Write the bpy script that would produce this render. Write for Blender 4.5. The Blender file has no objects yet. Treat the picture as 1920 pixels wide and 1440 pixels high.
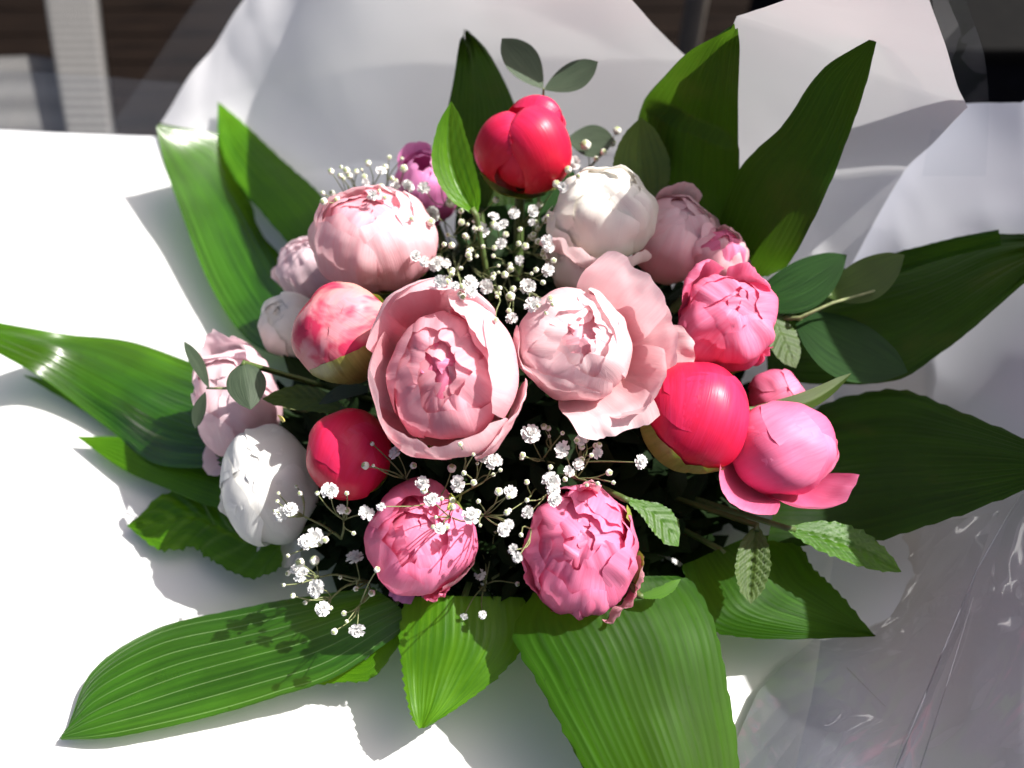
import bpy, bmesh, math, random
from mathutils import Vector, Matrix, noise
from mathutils.bvhtree import BVHTree

# ------------------------------------------------------------------ camera, world, sun, exposure
S = bpy.context.scene
COL = S.collection
R_ = math.radians
PITCH = R_(50.0); F = 1663.0; DIST = 0.50
FWD = Vector((0, math.cos(PITCH), -math.sin(PITCH)))
UP = Vector((0, math.sin(PITCH), math.cos(PITCH)))
RIGHT = Vector((1, 0, 0))
CAM = Vector((0, 0, 0.13)) - FWD * DIST
cd = bpy.data.cameras.new('camera'); cam = bpy.data.objects.new('camera', cd); COL.objects.link(cam)
cam.location = CAM
cam.rotation_euler = (math.pi / 2 - PITCH, 0, 0)
cd.sensor_width = 36; cd.lens = 36 * F / 1920; cd.clip_start = 0.02; cd.clip_end = 200
cd.dof.use_dof = True; cd.dof.focus_distance = 0.455; cd.dof.aperture_fstop = 5.0
S.camera = cam

SUN_AZ = R_(10); SUN_EL = R_(54)          # azimuth measured from +X towards +Y
sund = Vector((math.cos(SUN_EL) * math.cos(SUN_AZ), math.cos(SUN_EL) * math.sin(SUN_AZ), math.sin(SUN_EL)))
w = bpy.data.worlds.new('World'); S.world = w; w.use_nodes = True
nt = w.node_tree; bg = nt.nodes['Background']
sk = nt.nodes.new('ShaderNodeTexSky'); sk.sky_type = 'NISHITA'; sk.sun_disc = False
sk.sun_elevation = SUN_EL; sk.sun_rotation = math.pi / 2 - SUN_AZ
nt.links.new(sk.outputs[0], bg.inputs[0]); bg.inputs[1].default_value = 0.085; sk.dust_density = 6.0; sk.air_density = 0.6
sl = bpy.data.lights.new('sun', 'SUN'); sl.energy = 5.0; sl.angle = R_(0.5); sl.color = (1.0, 0.965, 0.91)
so = bpy.data.objects.new('sun', sl); COL.objects.link(so)
so.rotation_euler = (-sund).to_track_quat('-Z', 'Y').to_euler()
S.view_settings.view_transform = 'Standard'; S.view_settings.look = 'None'
S.view_settings.exposure = 0.8; S.view_settings.gamma = 1.0

# ------------------------------------------------------------------ helpers
def ray(px, py):
    return FWD + RIGHT * ((px - 960) / F) + UP * ((720 - py) / F)
def P(px, py, z):                         # photo pixel -> point at height z in the place
    r = ray(px, py); return CAM + r * ((z - CAM.z) / r.z)
def depth(p): return (p - CAM).dot(FWD)
def lerp(a, b, t): return a + (b - a) * t
def cat(pts, t):                          # Catmull-Rom through a list, t in 0..1
    n = len(pts) - 1
    if n < 1: return pts[0]
    x = min(max(t, 0), 1) * n; i = min(int(x), n - 1); f = x - i
    p1, p2 = pts[i], pts[i + 1]
    p0 = pts[i - 1] if i > 0 else p1 * 2 - p2
    p3 = pts[i + 2] if i + 2 <= n else p2 * 2 - p1
    return 0.5 * ((2 * p1) + (p2 - p0) * f + (2 * p0 - 5 * p1 + 4 * p2 - p3) * f * f + (3 * p1 - p0 - 3 * p2 + p3) * f ** 3)
def plin(pts, t):
    n = len(pts) - 1; x = min(max(t, 0), 1) * n; i = min(int(x), n - 1); return pts[i].lerp(pts[i + 1], x - i)
def nz(x, y, z=0.0): return noise.noise(Vector((x, y, z)))

def mesh_obj(name, verts, faces, mat, parent=None, uvs=None, smooth=True):
    me = bpy.data.meshes.new(name); me.from_pydata([tuple(v) for v in verts], [], faces)
    if uvs:
        ul = me.uv_layers.new(name='UVMap')
        for lp in me.loops: ul.data[lp.index].uv = uvs[lp.vertex_index]
    if smooth: me.polygons.foreach_set('use_smooth', [True] * len(me.polygons))
    me.update()
    for m in (mat if isinstance(mat, (list, tuple)) else [mat]): me.materials.append(m)
    o = bpy.data.objects.new(name, me); COL.objects.link(o)
    if parent: adopt(o, parent)
    return o
def adopt(o, parent):
    o.parent = parent
    o.matrix_parent_inverse = Matrix.Translation(-parent.location) if parent.type == 'EMPTY' else Matrix.Identity(4)
def thing(name, label, catg, loc=(0, 0, 0), group=None):
    o = bpy.data.objects.new(name, None); COL.objects.link(o); o.location = loc; o.empty_display_size = 0.01
    return tag(o, label, catg, group)
def tag(o, label, catg, group=None):
    o['label'] = label; o['category'] = catg
    if group: o['group'] = group
    return o
def grid_faces(nu, nv):
    return [(j * nu + i, j * nu + i + 1, (j + 1) * nu + i + 1, (j + 1) * nu + i) for j in range(nv - 1) for i in range(nu - 1)]
def tube_geo(pts, r0, r1, n=6, V=None, Fc=None):
    V = [] if V is None else V; Fc = [] if Fc is None else Fc
    base = len(V); m = len(pts)
    for k, p in enumerate(pts):
        d = (pts[min(k + 1, m - 1)] - pts[max(k - 1, 0)]).normalized()
        a = d.cross(Vector((0.31, 0.72, 0.61))).normalized(); b = d.cross(a)
        r = lerp(r0, r1, k / max(m - 1, 1))
        for q in range(n):
            t = 2 * math.pi * q / n; V.append(p + (a * math.cos(t) + b * math.sin(t)) * r)
    for k in range(m - 1):
        for q in range(n):
            q2 = (q + 1) % n
            Fc.append((base + k * n + q, base + k * n + q2, base + (k + 1) * n + q2, base + (k + 1) * n + q))
    Fc.append(tuple(base + q for q in range(n))[::-1]); Fc.append(tuple(base + (m - 1) * n + q for q in range(n)))
    return V, Fc
def tube(name, pts, r0, r1, mat, parent, n=6):
    V, Fc = tube_geo(pts, r0, r1, n); return mesh_obj(name, V, Fc, mat, parent)

# ------------------------------------------------------------------ materials
class NT:
    def __init__(s, name):
        s.m = bpy.data.materials.new(name); s.m.use_nodes = True; s.t = s.m.node_tree; s.t.nodes.clear()
        s.out = s.n('ShaderNodeOutputMaterial')
    def n(s, ty, **kw):
        nd = s.t.nodes.new(ty)
        for k, v in kw.items():
            if hasattr(nd, k): setattr(nd, k, v)
            else: nd.inputs[k].default_value = v
        return nd
    def l(s, a, b): s.t.links.new(a, b)
    def ramp(s, stops, src):
        r = s.n('ShaderNodeValToRGB'); e = r.color_ramp.elements
        while len(e) < len(stops): e.new(0.5)
        for k, (p, c) in enumerate(stops):
            e[k].position = p; e[k].color = (*c, 1) if len(c) == 3 else c
        s.l(src, r.inputs[0]); return r
    def mix(s, a, b, fac, mode='MIX'):
        m = s.n('ShaderNodeMix', data_type='RGBA', blend_type=mode)
        for sock, v in ((m.inputs[0], fac), (m.inputs[6], a), (m.inputs[7], b)):
            if isinstance(v, (int, float)): sock.default_value = v
            elif isinstance(v, tuple): sock.default_value = (*v, 1)
            else: s.l(v, sock)
        return m.outputs[2]
def g(v): return (v, v, v)

def petal_mat(name, base, mid, edge, streak=0.35, trans=0.36, rough=0.45, blotch=None, thr=0.52, spec=0.2):
    N = NT(name); uv = N.n('ShaderNodeUVMap'); sep = N.n('ShaderNodeSeparateXYZ'); N.l(uv.outputs[0], sep.inputs[0])
    ob = N.n('ShaderNodeObjectInfo')
    mp = N.n('ShaderNodeMapping'); mp.inputs['Scale'].default_value = (9, 1.3, 1); N.l(uv.outputs[0], mp.inputs[0])
    N.l(ob.outputs['Random'], mp.inputs['Location'])
    st = N.n('ShaderNodeTexNoise', Scale=2.6, Detail=5.0, Roughness=0.6); N.l(mp.outputs[0], st.inputs['Vector'])
    tc = N.n('ShaderNodeTexCoord')
    pn = N.n('ShaderNodeTexNoise', Scale=55.0, Detail=4.0); N.l(tc.outputs['Object'], pn.inputs['Vector'])
    v = N.n('ShaderNodeMath', operation='MULTIPLY_ADD'); N.l(pn.outputs[0], v.inputs[0]); v.inputs[1].default_value = 0.35; N.l(sep.outputs[1], v.inputs[2])
    v2 = N.n('ShaderNodeMath', operation='SUBTRACT'); N.l(v.outputs[0], v2.inputs[0]); v2.inputs[1].default_value = 0.17
    col = N.ramp([(0.05, base), (0.42, mid), (0.88, edge)], v2.outputs[0]).outputs[0]
    sr = N.ramp([(0.3, g(0.0)), (0.75, g(1.0))], st.outputs[0])
    sm = N.n('ShaderNodeMath', operation='MULTIPLY'); N.l(sr.outputs[0], sm.inputs[0]); sm.inputs[1].default_value = streak
    dark = tuple(c * k for c, k in zip(mid, (0.97, 0.62, 0.70)))
    col = N.mix(col, dark, sm.outputs[0])
    if blotch:
        bn = N.n('ShaderNodeTexNoise', Scale=42.0, Detail=3.0, Distortion=0.6); N.l(tc.outputs['Object'], bn.inputs['Vector'])
        br = N.ramp([(thr - 0.04, g(0)), (thr + 0.06, g(1))], bn.outputs[0])
        col = N.mix(col, blotch, br.outputs[0])
    # each petal a little lighter or darker than the next
    hv = N.n('ShaderNodeHueSaturation'); hv.inputs['Fac'].default_value = 1
    vv = N.n('ShaderNodeMapRange'); vv.inputs['To Min'].default_value = 0.9; vv.inputs['To Max'].default_value = 1.06
    N.l(ob.outputs['Random'], vv.inputs[0]); N.l(vv.outputs[0], hv.inputs['Value']); N.l(col, hv.inputs['Color']); col = hv.outputs[0]
    pr = N.n('ShaderNodeBsdfPrincipled', Roughness=rough); pr.inputs['Specular IOR Level'].default_value = spec
    N.l(col, pr.inputs['Base Color'])
    mp2 = N.n('ShaderNodeMapping'); mp2.inputs['Scale'].default_value = (34, 2.2, 1); N.l(uv.outputs[0], mp2.inputs[0])
    n2 = N.n('ShaderNodeTexNoise', Scale=2.0, Detail=3.0); N.l(mp2.outputs[0], n2.inputs['Vector'])
    bp = N.n('ShaderNodeBump', Strength=0.16, Distance=0.0012); N.l(n2.outputs[0], bp.inputs['Height']); N.l(bp.outputs[0], pr.inputs['Normal'])
    tr = N.n('ShaderNodeBsdfTranslucent'); N.l(col, tr.inputs[0]); N.l(bp.outputs[0], tr.inputs['Normal'])
    mx = N.n('ShaderNodeMixShader', Fac=trans); N.l(pr.outputs[0], mx.inputs[1]); N.l(tr.outputs[0], mx.inputs[2]); N.l(mx.outputs[0], N.out.inputs[0])
    return N.m

def leaf_mat(name, dark, light, rough=0.3, trans=0.22, stripes=0.0, blotch=None, tcol=None, spec=0.5, nst=9):
    N = NT(name); uv = N.n('ShaderNodeUVMap'); ob = N.n('ShaderNodeObjectInfo')
    mp = N.n('ShaderNodeMapping'); mp.inputs['Scale'].default_value = (11, 0.9, 1); N.l(uv.outputs[0], mp.inputs[0]); N.l(ob.outputs['Random'], mp.inputs['Location'])
    st = N.n('ShaderNodeTexNoise', Scale=2.2, Detail=5.0); N.l(mp.outputs[0], st.inputs['Vector'])
    col = N.ramp([(0.3, dark), (0.72, light)], st.outputs[0]).outputs[0]
    tc = N.n('ShaderNodeTexCoord'); bn = N.n('ShaderNodeTexNoise', Scale=26.0, Detail=4.0); N.l(tc.outputs['Object'], bn.inputs['Vector'])
    if blotch:
        br = N.ramp([(0.55, g(0)), (0.72, g(0.7))], bn.outputs[0]); col = N.mix(col, blotch, br.outputs[0])
    lv = N.n('ShaderNodeTexNoise', Scale=17.0, Detail=3.0); N.l(tc.outputs['Object'], lv.inputs['Vector'])
    lr = N.ramp([(0.36, g(0.55)), (0.62, g(0))], lv.outputs[0]); col = N.mix(col, tuple(c * 0.45 for c in dark), lr.outputs[0])
    sp = N.n('ShaderNodeTexNoise', Scale=260.0, Detail=2.0); N.l(tc.outputs['Object'], sp.inputs['Vector'])
    spr = N.ramp([(0.70, g(0)), (0.74, g(0.55))], sp.outputs[0]); col = N.mix(col, tuple(c * 0.45 for c in dark), spr.outputs[0])
    pr = N.n('ShaderNodeBsdfPrincipled', Roughness=rough); pr.inputs['Specular IOR Level'].default_value = spec
    hsrc = st.outputs[0]
    if stripes > 0:                        # raised parallel veins
        sep = N.n('ShaderNodeSeparateXYZ'); N.l(uv.outputs[0], sep.inputs[0])
        jn = N.n('ShaderNodeTexNoise', Scale=3.0, Detail=1.0); N.l(uv.outputs[0], jn.inputs['Vector'])
        ja = N.n('ShaderNodeMath', operation='MULTIPLY_ADD'); N.l(jn.outputs[0], ja.inputs[0]); ja.inputs[1].default_value = 0.035; N.l(sep.outputs[0], ja.inputs[2])
        m1 = N.n('ShaderNodeMath', operation='MULTIPLY'); N.l(ja.outputs[0], m1.inputs[0]); m1.inputs[1].default_value = nst
        fr = N.n('ShaderNodeMath', operation='FRACT'); N.l(m1.outputs[0], fr.inputs[0])
        ln = N.ramp([(0.0, g(0)), (0.46, g(0)), (0.5, g(1)), (0.54, g(0))], fr.outputs[0])
        lm = N.n('ShaderNodeMath', operation='MULTIPLY'); N.l(ln.outputs[0], lm.inputs[0]); lm.inputs[1].default_value = abs(stripes)
        col = N.mix(col, (0.30, 0.42, 0.20), lm.outputs[0])
        hsrc = ln.outputs[0]
    elif stripes < 0:
        sep = N.n('ShaderNodeSeparateXYZ'); N.l(uv.outputs[0], sep.inputs[0])
        jn = N.n('ShaderNodeTexNoise', Scale=3.0, Detail=1.0); N.l(uv.outputs[0], jn.inputs['Vector'])
        ja = N.n('ShaderNodeMath', operation='MULTIPLY_ADD'); N.l(jn.outputs[0], ja.inputs[0]); ja.inputs[1].default_value = 0.035; N.l(sep.outputs[0], ja.inputs[2])
        m1 = N.n('ShaderNodeMath', operation='MULTIPLY'); N.l(ja.outputs[0], m1.inputs[0]); m1.inputs[1].default_value = nst
        fr = N.n('ShaderNodeMath', operation='FRACT'); N.l(m1.outputs[0], fr.inputs[0])
        ln = N.ramp([(0.0, g(0)), (0.47, g(0)), (0.5, g(1)), (0.53, g(0))], fr.outputs[0])
        lm = N.n('ShaderNodeMath', operation='MULTIPLY'); N.l(ln.outputs[0], lm.inputs[0]); lm.inputs[1].default_value = abs(stripes)
        col = N.mix(col, (0.008, 0.022, 0.004), lm.outputs[0])
    N.l(col, pr.inputs['Base Color'])
    bp = N.n('ShaderNodeBump', Strength=0.25, Distance=0.0015); N.l(st.outputs[0], bp.inputs['Height']); N.l(bp.outputs[0], pr.inputs['Normal'])
    rn = N.n('ShaderNodeMapRange'); rn.inputs['To Min'].default_value = rough * 0.7; rn.inputs['To Max'].default_value = min(rough * 1.5, 0.9); N.l(bn.outputs[0], rn.inputs[0]); N.l(rn.outputs[0], pr.inputs['Roughness'])
    tr = N.n('ShaderNodeBsdfTranslucent')
    tcl = N.mix(col, tcol or (0.34, 0.62, 0.03), 0.7); N.l(tcl, tr.inputs[0])
    mx = N.n('ShaderNodeMixShader', Fac=trans); N.l(pr.outputs[0], mx.inputs[1]); N.l(tr.outputs[0], mx.inputs[2]); N.l(mx.outputs[0], N.out.inputs[0])
    return N.m

def plain_mat(name, c1, c2, scale=20, rough=0.5, bump=0.2, spec=0.4, stretch=(1, 1, 1), dist=0.002):
    N = NT(name); tc = N.n('ShaderNodeTexCoord'); mp = N.n('ShaderNodeMapping'); mp.inputs['Scale'].default_value = stretch; N.l(tc.outputs['Object'], mp.inputs[0])
    n = N.n('ShaderNodeTexNoise', Scale=scale, Detail=6.0); N.l(mp.outputs[0], n.inputs['Vector'])
    r = N.ramp([(0.3, c1), (0.7, c2)], n.outputs[0])
    pr = N.n('ShaderNodeBsdfPrincipled', Roughness=rough); pr.inputs['Specular IOR Level'].default_value = spec
    N.l(r.outputs[0], pr.inputs['Base Color'])
    bp = N.n('ShaderNodeBump', Strength=bump, Distance=dist); N.l(n.outputs[0], bp.inputs['Height']); N.l(bp.outputs[0], pr.inputs['Normal'])
    N.l(pr.outputs[0], N.out.inputs[0]); return N.m

def paper_mat(name, col, trans):
    N = NT(name); tc = N.n('ShaderNodeTexCoord')
    n = N.n('ShaderNodeTexNoise', Scale=420.0, Detail=4.0); N.l(tc.outputs['Object'], n.inputs['Vector'])
    n2 = N.n('ShaderNodeTexNoise', Scale=9.0, Detail=3.0); N.l(tc.outputs['Object'], n2.inputs['Vector'])
    r = N.ramp([(0.3, tuple(c * 0.96 for c in col)), (0.7, col)], n2.outputs[0])
    pr = N.n('ShaderNodeBsdfPrincipled', Roughness=0.7); pr.inputs['Specular IOR Level'].default_value = 0.2
    N.l(r.outputs[0], pr.inputs['Base Color'])
    b1 = N.n('ShaderNodeBump', Strength=0.10, Distance=0.0006); N.l(n.outputs[0], b1.inputs['Height'])
    n3 = N.n('ShaderNodeTexNoise', noise_type='RIDGED_MULTIFRACTAL', Scale=11.0, Detail=2.0); N.l(tc.outputs['Object'], n3.inputs['Vector'])
    b3 = N.n('ShaderNodeBump', Strength=0.22, Distance=0.006); N.l(n3.outputs[0], b3.inputs['Height']); N.l(b1.outputs[0], b3.inputs['Normal'])
    b2 = N.n('ShaderNodeBump', Strength=0.12, Distance=0.02); N.l(n2.outputs[0], b2.inputs['Height']); N.l(b3.outputs[0], b2.inputs['Normal'])
    N.l(b2.outputs[0], pr.inputs['Normal'])
    tr = N.n('ShaderNodeBsdfTranslucent'); N.l(r.outputs[0], tr.inputs[0])
    mx = N.n('ShaderNodeMixShader', Fac=trans); N.l(pr.outputs[0], mx.inputs[1]); N.l(tr.outputs[0], mx.inputs[2]); N.l(mx.outputs[0], N.out.inputs[0])
    return N.m

def film_mat(name, ior=1.6, haze=0.05, sc=7.0, bs=0.35):
    N = NT(name); tc = N.n('ShaderNodeTexCoord')
    n = N.n('ShaderNodeTexNoise', Scale=sc, Detail=2.0, Distortion=0.8); N.l(tc.outputs['Object'], n.inputs['Vector'])
    bp = N.n('ShaderNodeBump', Strength=bs, Distance=0.02); N.l(n.outputs[0], bp.inputs['Height'])
    fr = N.n('ShaderNodeFresnel', IOR=ior); N.l(bp.outputs[0], fr.inputs['Normal'])
    gl = N.n('ShaderNodeBsdfGlossy', Roughness=0.035); N.l(bp.outputs[0], gl.inputs['Normal'])
    tr = N.n('ShaderNodeBsdfTransparent'); tr.inputs[0].default_value = (0.96, 0.97, 0.98, 1)
    df = N.n('ShaderNodeBsdfDiffuse'); df.inputs[0].default_value = (0.75, 0.78, 0.85, 1)
    m1 = N.n('ShaderNodeMixShader', Fac=haze); N.l(tr.outputs[0], m1.inputs[1]); N.l(df.outputs[0], m1.inputs[2])
    m2 = N.n('ShaderNodeMixShader'); N.l(fr.outputs[0], m2.inputs[0]); N.l(m1.outputs[0], m2.inputs[1]); N.l(gl.outputs[0], m2.inputs[2])
    N.l(m2.outputs[0], N.out.inputs[0]); return N.m

M = {}
M['blush'] = petal_mat('blush petal', (0.80, 0.44, 0.42), (0.88, 0.45, 0.51), (0.93, 0.71, 0.74), 0.34, 0.42)
M['pale'] = petal_mat('pale pink petal', (0.86, 0.66, 0.50), (0.90, 0.55, 0.58), (0.94, 0.76, 0.78), 0.26, 0.42)
M['rose'] = petal_mat('rose pink petal', (0.78, 0.24, 0.33), (0.88, 0.31, 0.42), (0.92, 0.55, 0.62), 0.36, 0.42)
M['hot'] = petal_mat('hot pink petal', (0.72, 0.14, 0.24), (0.86, 0.15, 0.33), (0.90, 0.31, 0.51), 0.40, 0.34)
M['deep'] = petal_mat('deep pink petal', (0.74, 0.08, 0.19), (0.85, 0.12, 0.28), (0.90, 0.33, 0.51), 0.55, 0.34)
M['coral'] = petal_mat('coral petal', (0.70, 0.07, 0.06), (0.76, 0.014, 0.060), (0.80, 0.035, 0.14), 0.6, 0.26, 0.36, spec=0.35)
M['white'] = petal_mat('white petal', (0.74, 0.74, 0.52), (0.84, 0.82, 0.70), (0.88, 0.86, 0.80), 0.06, 0.3)
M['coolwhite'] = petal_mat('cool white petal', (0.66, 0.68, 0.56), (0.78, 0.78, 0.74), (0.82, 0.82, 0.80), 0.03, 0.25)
M['ivory'] = petal_mat('ivory pink petal', (0.84, 0.74, 0.60), (0.86, 0.74, 0.70), (0.88, 0.82, 0.78), 0.10, 0.35)
M['lilac'] = petal_mat('lilac pink petal', (0.80, 0.56, 0.60), (0.84, 0.60, 0.66), (0.88, 0.72, 0.76), 0.2, 0.36)
M['magenta'] = petal_mat('magenta petal', (0.60, 0.12, 0.34), (0.72, 0.20, 0.50), (0.78, 0.34, 0.62), 0.3)
M['mauve'] = petal_mat('mauve petal', (0.22, 0.09, 0.19), (0.34, 0.17, 0.30), (0.50, 0.30, 0.44), 0.3)
M['striped'] = petal_mat('striped petal', (0.50, 0.50, 0.16), (0.82, 0.46, 0.36), (0.84, 0.34, 0.42), 0.5, 0.28, 0.38, (0.70, 0.05, 0.13), 0.50)
M['sepal'] = leaf_mat('sepal', (0.24, 0.30, 0.05), (0.40, 0.45, 0.11), 0.45, 0.2, blotch=(0.42, 0.30, 0.10))
M['sepalred'] = leaf_mat('sepal reddish', (0.20, 0.20, 0.04), (0.36, 0.35, 0.09), 0.4, 0.15, blotch=(0.36, 0.035, 0.04))
M['palm'] = leaf_mat('ribbed leaf', (0.007, 0.038, 0.0015), (0.026, 0.095, 0.003), 0.5, 0.24, stripes=-0.85, nst=11, spec=0.10)
M['palmgloss'] = leaf_mat('glossy ribbed leaf', (0.008, 0.045, 0.0015), (0.040, 0.150, 0.004), 0.22, 0.26, stripes=-0.5, nst=11, spec=0.75)
M['palmlight'] = leaf_mat('ribbed leaf pale veins', (0.012, 0.058, 0.004), (0.040, 0.145, 0.009), 0.28, 0.22, stripes=0.55, nst=8)
M['palmshade'] = leaf_mat('ribbed leaf shade copy', (0.006, 0.026, 0.0015), (0.022, 0.066, 0.003), 0.45, 0.22, stripes=-0.3, blotch=(0.05, 0.06, 0.012), tcol=(0.16, 0.36, 0.02), nst=13, spec=0.15)  # darker ribbed-leaf copy, shade of the right and back leaves in its colour
M['fresh'] = leaf_mat('fresh leaf', (0.030, 0.125, 0.002), (0.095, 0.25, 0.005), 0.36, 0.30, spec=0.3)
M['olive'] = leaf_mat('olive leaf', (0.04, 0.09, 0.01), (0.09, 0.16, 0.02), 0.5, 0.28, tcol=(0.3, 0.42, 0.05))
M['euca'] = leaf_mat('eucalyptus leaf', (0.04, 0.062, 0.036), (0.075, 0.105, 0.062), 0.55, 0.15, tcol=(0.14, 0.22, 0.09), spec=0.35)
M['ovate'] = leaf_mat('dark ovate leaf', (0.008, 0.034, 0.006), (0.020, 0.066, 0.011), 0.5, 0.18, tcol=(0.08, 0.22, 0.015), spec=0.2)
M['filler'] = leaf_mat('shade-black leaf', (0.004, 0.012, 0.003), (0.014, 0.034, 0.006), 0.6, 0.04, tcol=(0.04, 0.10, 0.01), spec=0.15)  # near-black green carries the deep shade between the stems in its colour
M['stem'] = plain_mat('flower stem', (0.05, 0.09, 0.02), (0.10, 0.14, 0.04), 60, 0.5)
M['thinstem'] = plain_mat('thin stem', (0.13, 0.17, 0.06), (0.26, 0.27, 0.13), 200, 0.6)
M['gyp'] = petal_mat('baby breath petal', (0.70, 0.74, 0.62), (0.80, 0.80, 0.78), (0.82, 0.82, 0.81), 0.0, 0.2)
M['gypbud'] = plain_mat('baby breath bud', (0.72, 0.72, 0.60), (0.80, 0.80, 0.74), 300, 0.5)
M['gypgreen'] = plain_mat('baby breath calyx', (0.24, 0.30, 0.12), (0.40, 0.45, 0.24), 300, 0.6)
M['stamen'] = plain_mat('yellow petal', (0.70, 0.58, 0.10), (0.78, 0.70, 0.25), 200, 0.5)
M['paper'] = paper_mat('white paper', (0.82, 0.82, 0.82), 0.10)
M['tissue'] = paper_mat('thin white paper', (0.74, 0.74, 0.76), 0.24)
M['shadepaper'] = paper_mat('shade-tinted paper', (0.76, 0.78, 0.86), 0.42)  # copy of the white paper with cool shade mixed into its colour
M['film'] = film_mat('cellophane', 1.25, 0.014, 7.0, 0.15)
M['filmr'] = film_mat('cellophane glossy', 1.9, 0.07, 13.0, 0.6)
M['foldglint'] = plain_mat('film fold glint', (0.6, 0.6, 0.62), (0.75, 0.75, 0.76), 40, 0.15)  # whitish colour paints the bright glint along film folds and edges
M['deck'] = plain_mat('shade-dark board', (0.003, 0.002, 0.0016), (0.011, 0.007, 0.005), 5, 0.8, 0.35, 0.04, (1.0, 14, 14))  # boards coloured almost black in place of shade falling on the deck
M['black'] = plain_mat('black plastic', (0.006, 0.006, 0.008), (0.010, 0.010, 0.013), 30, 0.8, 0.1, 0.04)
M['blacklid'] = plain_mat('dark grey lid', (0.005, 0.005, 0.005), (0.007, 0.0068, 0.0065), 30, 0.8, 0.15, 0.05)
M['wood'] = plain_mat('table wood', (0.10, 0.08, 0.06), (0.16, 0.13, 0.10), 8, 0.6, 0.2, 0.3, (1, 12, 1))
M['pole'] = plain_mat('pale metal', (0.16, 0.14, 0.12), (0.20, 0.18, 0.155), 20, 0.5)
def woven():
    N = NT('grey woven mesh'); tc = N.n('ShaderNodeTexCoord')
    w1 = N.n('ShaderNodeTexWave', Scale=170.0, Distortion=1.0); w1.bands_direction = 'Z'; N.l(tc.outputs['Object'], w1.inputs[0])
    w2 = N.n('ShaderNodeTexWave', Scale=120.0, Distortion=1.0); w2.bands_direction = 'X'; N.l(tc.outputs['Object'], w2.inputs[0])
    mm = N.mix(w1.outputs[0], w2.outputs[0], 0.5)
    r = N.ramp([(0.1, (0.05, 0.048, 0.047)), (0.9, (0.14, 0.137, 0.133))], mm)
    pr = N.n('ShaderNodeBsdfPrincipled', Roughness=0.7); N.l(r.outputs[0], pr.inputs['Base Color'])
    bp = N.n('ShaderNodeBump', Strength=0.5, Distance=0.003); N.l(mm, bp.inputs['Height']); N.l(bp.outputs[0], pr.inputs['Normal'])
    N.l(pr.outputs[0], N.out.inputs[0]); return N.m
M['woven'] = woven()

# ------------------------------------------------------------------ setting: deck
DECK = -0.72
def box_geo(c, s, bev=0.0):
    bm = bmesh.new(); bmesh.ops.create_cube(bm, size=1)
    for v in bm.verts: v.co = Vector((v.co.x * s[0], v.co.y * s[1], v.co.z * s[2])) + Vector(c)
    if bev: bmesh.ops.bevel(bm, geom=bm.edges[:], offset=bev, segments=2, affect='EDGES', profile=0.7)
    return bm
def bm_obj(name, bm, mat, parent=None, smooth=False):
    me = bpy.data.meshes.new(name); bm.to_mesh(me); bm.free(); me.materials.append(mat)
    if smooth: me.polygons.foreach_set('use_smooth', [True] * len(me.polygons))
    o = bpy.data.objects.new(name, me); COL.objects.link(o)
    if parent: adopt(o, parent)
    return o
deck = bm_obj('deck', box_geo((0, 1.5, DECK - 0.05), (9, 8, 0.04)), M['black']); deck['kind'] = 'structure'
pm = box_geo((0, 0, 0), (9, 0.133, 0.028), 0.004); proto = bm_obj('plank', pm, M['deck'], deck)
for k in range(44):
    o = proto if k == 0 else proto.copy()
    if k: COL.objects.link(o); o.parent = deck
    o.location = (random.Random(k).uniform(-.3, .3), -1.2 + 0.14 * k, DECK - 0.0145)

# table carrying the bouquet (hidden by its paper)
tb = thing('garden_table', 'small wooden garden table hidden beneath the white wrapping paper', 'table', (-0.05, 0.0, DECK))
bm_obj('tabletop', box_geo((-0.05, 0.0, -0.022), (0.72, 0.60, 0.03), 0.004), M['wood'], tb)
for sx in (-1, 1):
    for sy in (-1, 1):
        bm_obj('leg', box_geo((-0.05 + sx * 0.28, sy * 0.22, (DECK - 0.037) / 2), (0.045, 0.045, -DECK - 0.036), 0.004), M['wood'], tb)

# ------------------------------------------------------------------ wrapping paper
def patch(name, rows, mat, nu=40, nv=40, crumple=0.0, freq=6.0, seed=0, thick=0.0, smooth=True, parent=None, lin=False, ridge=0.0, rfq=9.0):
    V = []; UV = []
    for j in range(nv):
        ctrl = [cat(r, j / (nv - 1)) for r in rows]
        for i in range(nu):
            p = (plin if lin else cat)(ctrl, i / (nu - 1)); q = p * freq + Vector((seed * 3.1, seed * 1.7, 0))
            d = noise.noise_vector(q) * crumple
            if ridge: d = d + (UP * 0.5 - FWD * 0.5 + Vector((-0.3, 0, 0))) * ridge * (abs(nz(p.x * rfq + seed, p.y * rfq * 0.6, p.z * rfq)) * 2 + 0.6 * abs(nz(p.x * rfq * 2.3 + seed, p.z * rfq * 2.1, p.y * rfq)))
            V.append(p + d); UV.append((i / (nu - 1), j / (nv - 1)))
    o = mesh_obj(name, V, grid_faces(nu, nv), mat, parent, UV, smooth)
    if thick:
        md = o.modifiers.new('thickness', 'SOLIDIFY'); md.thickness = thick; md.offset = -1
    return o
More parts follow.
